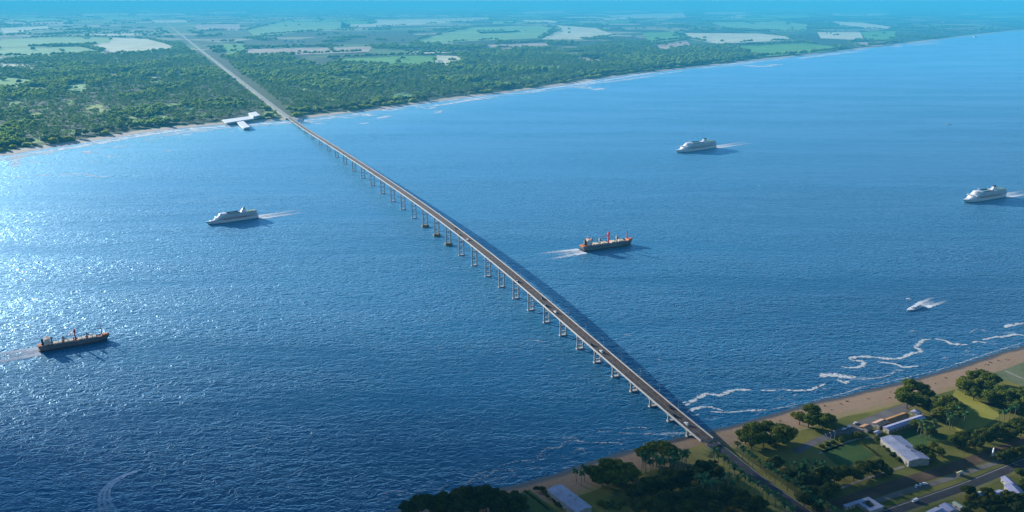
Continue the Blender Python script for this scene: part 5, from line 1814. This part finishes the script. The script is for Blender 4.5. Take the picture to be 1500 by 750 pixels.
# lone trees standing in the fields
for poly, cntp in zip(FIELD_W, [RND.randint(0, 4) if q < NF else 0 for q in range(len(FIELD_W))]):
    c = sum(poly, Vector()) / len(poly)
    for _ in range(cntp):
        p = c + (RND.choice(poly) - c) * RND.uniform(0.1, 0.8)
        for _ in range(RND.randint(1, 4)):
            hx.append(p.x + RND.gauss(0, 14))
            hy.append(p.y + RND.gauss(0, 20))
X, Y = np.array(hx), np.array(hy)
print('hedgerow trees', len(X))
k = np.abs((X - G1.x) * BN.x + (Y - G1.y) * BN.y) > 28 + np.clip(Y - 3300, 0, 20000) * 0.012
X, Y = X[k], Y[k]
scatter('hedgerow_trees', np.c_[X, Y, np.full(len(X), FZ)], NR.uniform(0.7, 1.3, len(X)) * np.clip(Y / 5200, 0.9, 1.5), NR.integers(0, 3, len(X)), NR.random(len(X)))

# ------------------------------------------------------------------ haze
def haze():
    mb = MB().box(-261000, 261000, -3200, 262000, -8, 470)
    m, nt = new_mat('haze_air')
    g = G(nt)
    v = g.n('ShaderNodeVolumePrincipled', None, Color=HAZE_COL, Density=HAZE_D, Anisotropy=0.05)
    o = g.n('ShaderNodeOutputMaterial')
    nt.links.new(v.outputs[0], o.inputs['Volume'])
    tag(mb.build('haze', m), kind='stuff')


HAZE_COL, HAZE_D = (0.05, 0.345, 0.53), 0.74e-4
haze()

# ------------------------------------------------------------------ light, sky, camera
SUN_AZ, SUN_EL = math.radians(-48), math.radians(15)     # azimuth from +Y, negative to the left
sd = Vector((math.sin(SUN_AZ) * math.cos(SUN_EL), math.cos(SUN_AZ) * math.cos(SUN_EL), math.sin(SUN_EL)))


def add_sun_blocker():
    """unseen puffy blocker added far up-sun so that its soft shade darkens the foreground"""
    rg = np.random.default_rng(3)
    nu, nv = 14, 8
    vs, fs = [], []
    o = 0
    for gx in np.arange(-1700, 1500, 95):
        edge = (SHADE_EDGE + 50 - 0.22 * (gx + 400) if gx < 0 else SHADE_EDGE - 38 - 0.42 * gx) + 18 * math.sin(gx / 170.0)
        for gy in np.arange(edge - 100, edge - 1300, -130):
            r = (100 if gy > edge - 120 else 150) * rg.uniform(0.9, 1.12)
            zc = BLOCKER_Z + rg.uniform(-60, 60)
            c = np.array([gx + rg.uniform(-15, 15), gy + rg.uniform(-8, 8), 0]) + np.array(sd[:]) * (zc / sd.z)
            ph0 = rg.uniform(0, 50)
            ring = []
            for a in range(nv + 1):
                th = math.pi * a / nv
                for b in range(nu):
                    ph = 2 * math.pi * b / nu
                    q = r * (0.85 + 0.3 * vnoise(np.array([math.cos(ph) * 2 + ph0]), np.array([math.sin(ph) * 2 + th * 2.2 + ph0]))[0])
                    ring.append((c[0] + q * math.sin(th) * math.cos(ph), c[1] + q * math.sin(th) * math.sin(ph), c[2] + 0.6 * q * math.cos(th)))
            vs.append(np.array(ring))
            fs.append(np.array([(a * nu + b, (a + 1) * nu + b, (a + 1) * nu + (b + 1) % nu, a * nu + (b + 1) % nu) for a in range(nv) for b in range(nu)]) + o)
            o += len(ring)
    m, nt = new_mat('blocker_white')
    g = G(nt)
    g.out(g.n('ShaderNodeBsdfDiffuse', None, Color=(0.85, 0.86, 0.88)).outputs[0])
    tag(link('sun_blocker', np_mesh('sun_blocker', np.vstack(vs), np.vstack(fs)), m, smooth=True), kind='stuff')


BLOCKER_Z, SHADE_EDGE = 7000.0, 900.0
add_sun_blocker()  # added out of frame, only for the shade it casts
ld = bpy.data.lights.new('sun', 'SUN')
ld.energy = 5.0
ld.angle = math.radians(0.53)
ld.color = (1.0, 0.965, 0.91)
so = bpy.data.objects.new('sun', ld)
so.rotation_euler = (-sd).to_track_quat('-Z', 'Y').to_euler()
so.location = (0, 0, 2000)
COL.objects.link(so)

w = bpy.data.worlds.new('World')
sc.world = w
w.use_nodes = True
wn = w.node_tree
bgn = wn.nodes.get('Background') or wn.nodes.new('ShaderNodeBackground')
sky = wn.nodes.new('ShaderNodeTexSky')
sky.sky_type = 'NISHITA'
sky.sun_disc = False
sky.sun_elevation = SUN_EL
sky.sun_rotation = SUN_AZ
sky.altitude = 100
sky.air_density = 1.2
sky.dust_density = 0.0
sky.ozone_density = 5.0
wn.links.new(sky.outputs[0], bgn.inputs['Color'])
bgn.inputs['Strength'].default_value = 0.075

cam = bpy.data.cameras.new('camera')
cam.sensor_width = 36
cam.lens = 36 * FPX / 1500
cam.clip_start = 1
cam.clip_end = 600000
co = bpy.data.objects.new('camera', cam)
co.location = (0, 0, CAM_H)
co.rotation_euler = (math.pi / 2 - PITCH, 0, 0)
COL.objects.link(co)
sc.camera = co

vs_ = sc.view_settings
vs_.view_transform = 'Standard'
vs_.look = 'None'
vs_.exposure = 1.45
vs_.gamma = 1
vs_.use_curve_mapping = False
cy = sc.cycles
cy.use_denoising = True
cy.max_bounces = 6
cy.diffuse_bounces = 2
cy.glossy_bounces = 2
cy.transmission_bounces = 2
cy.volume_bounces = 2
cy.transparent_max_bounces = 8
cy.sample_clamp_indirect = 6
cy.caustics_reflective = False
cy.caustics_refractive = False
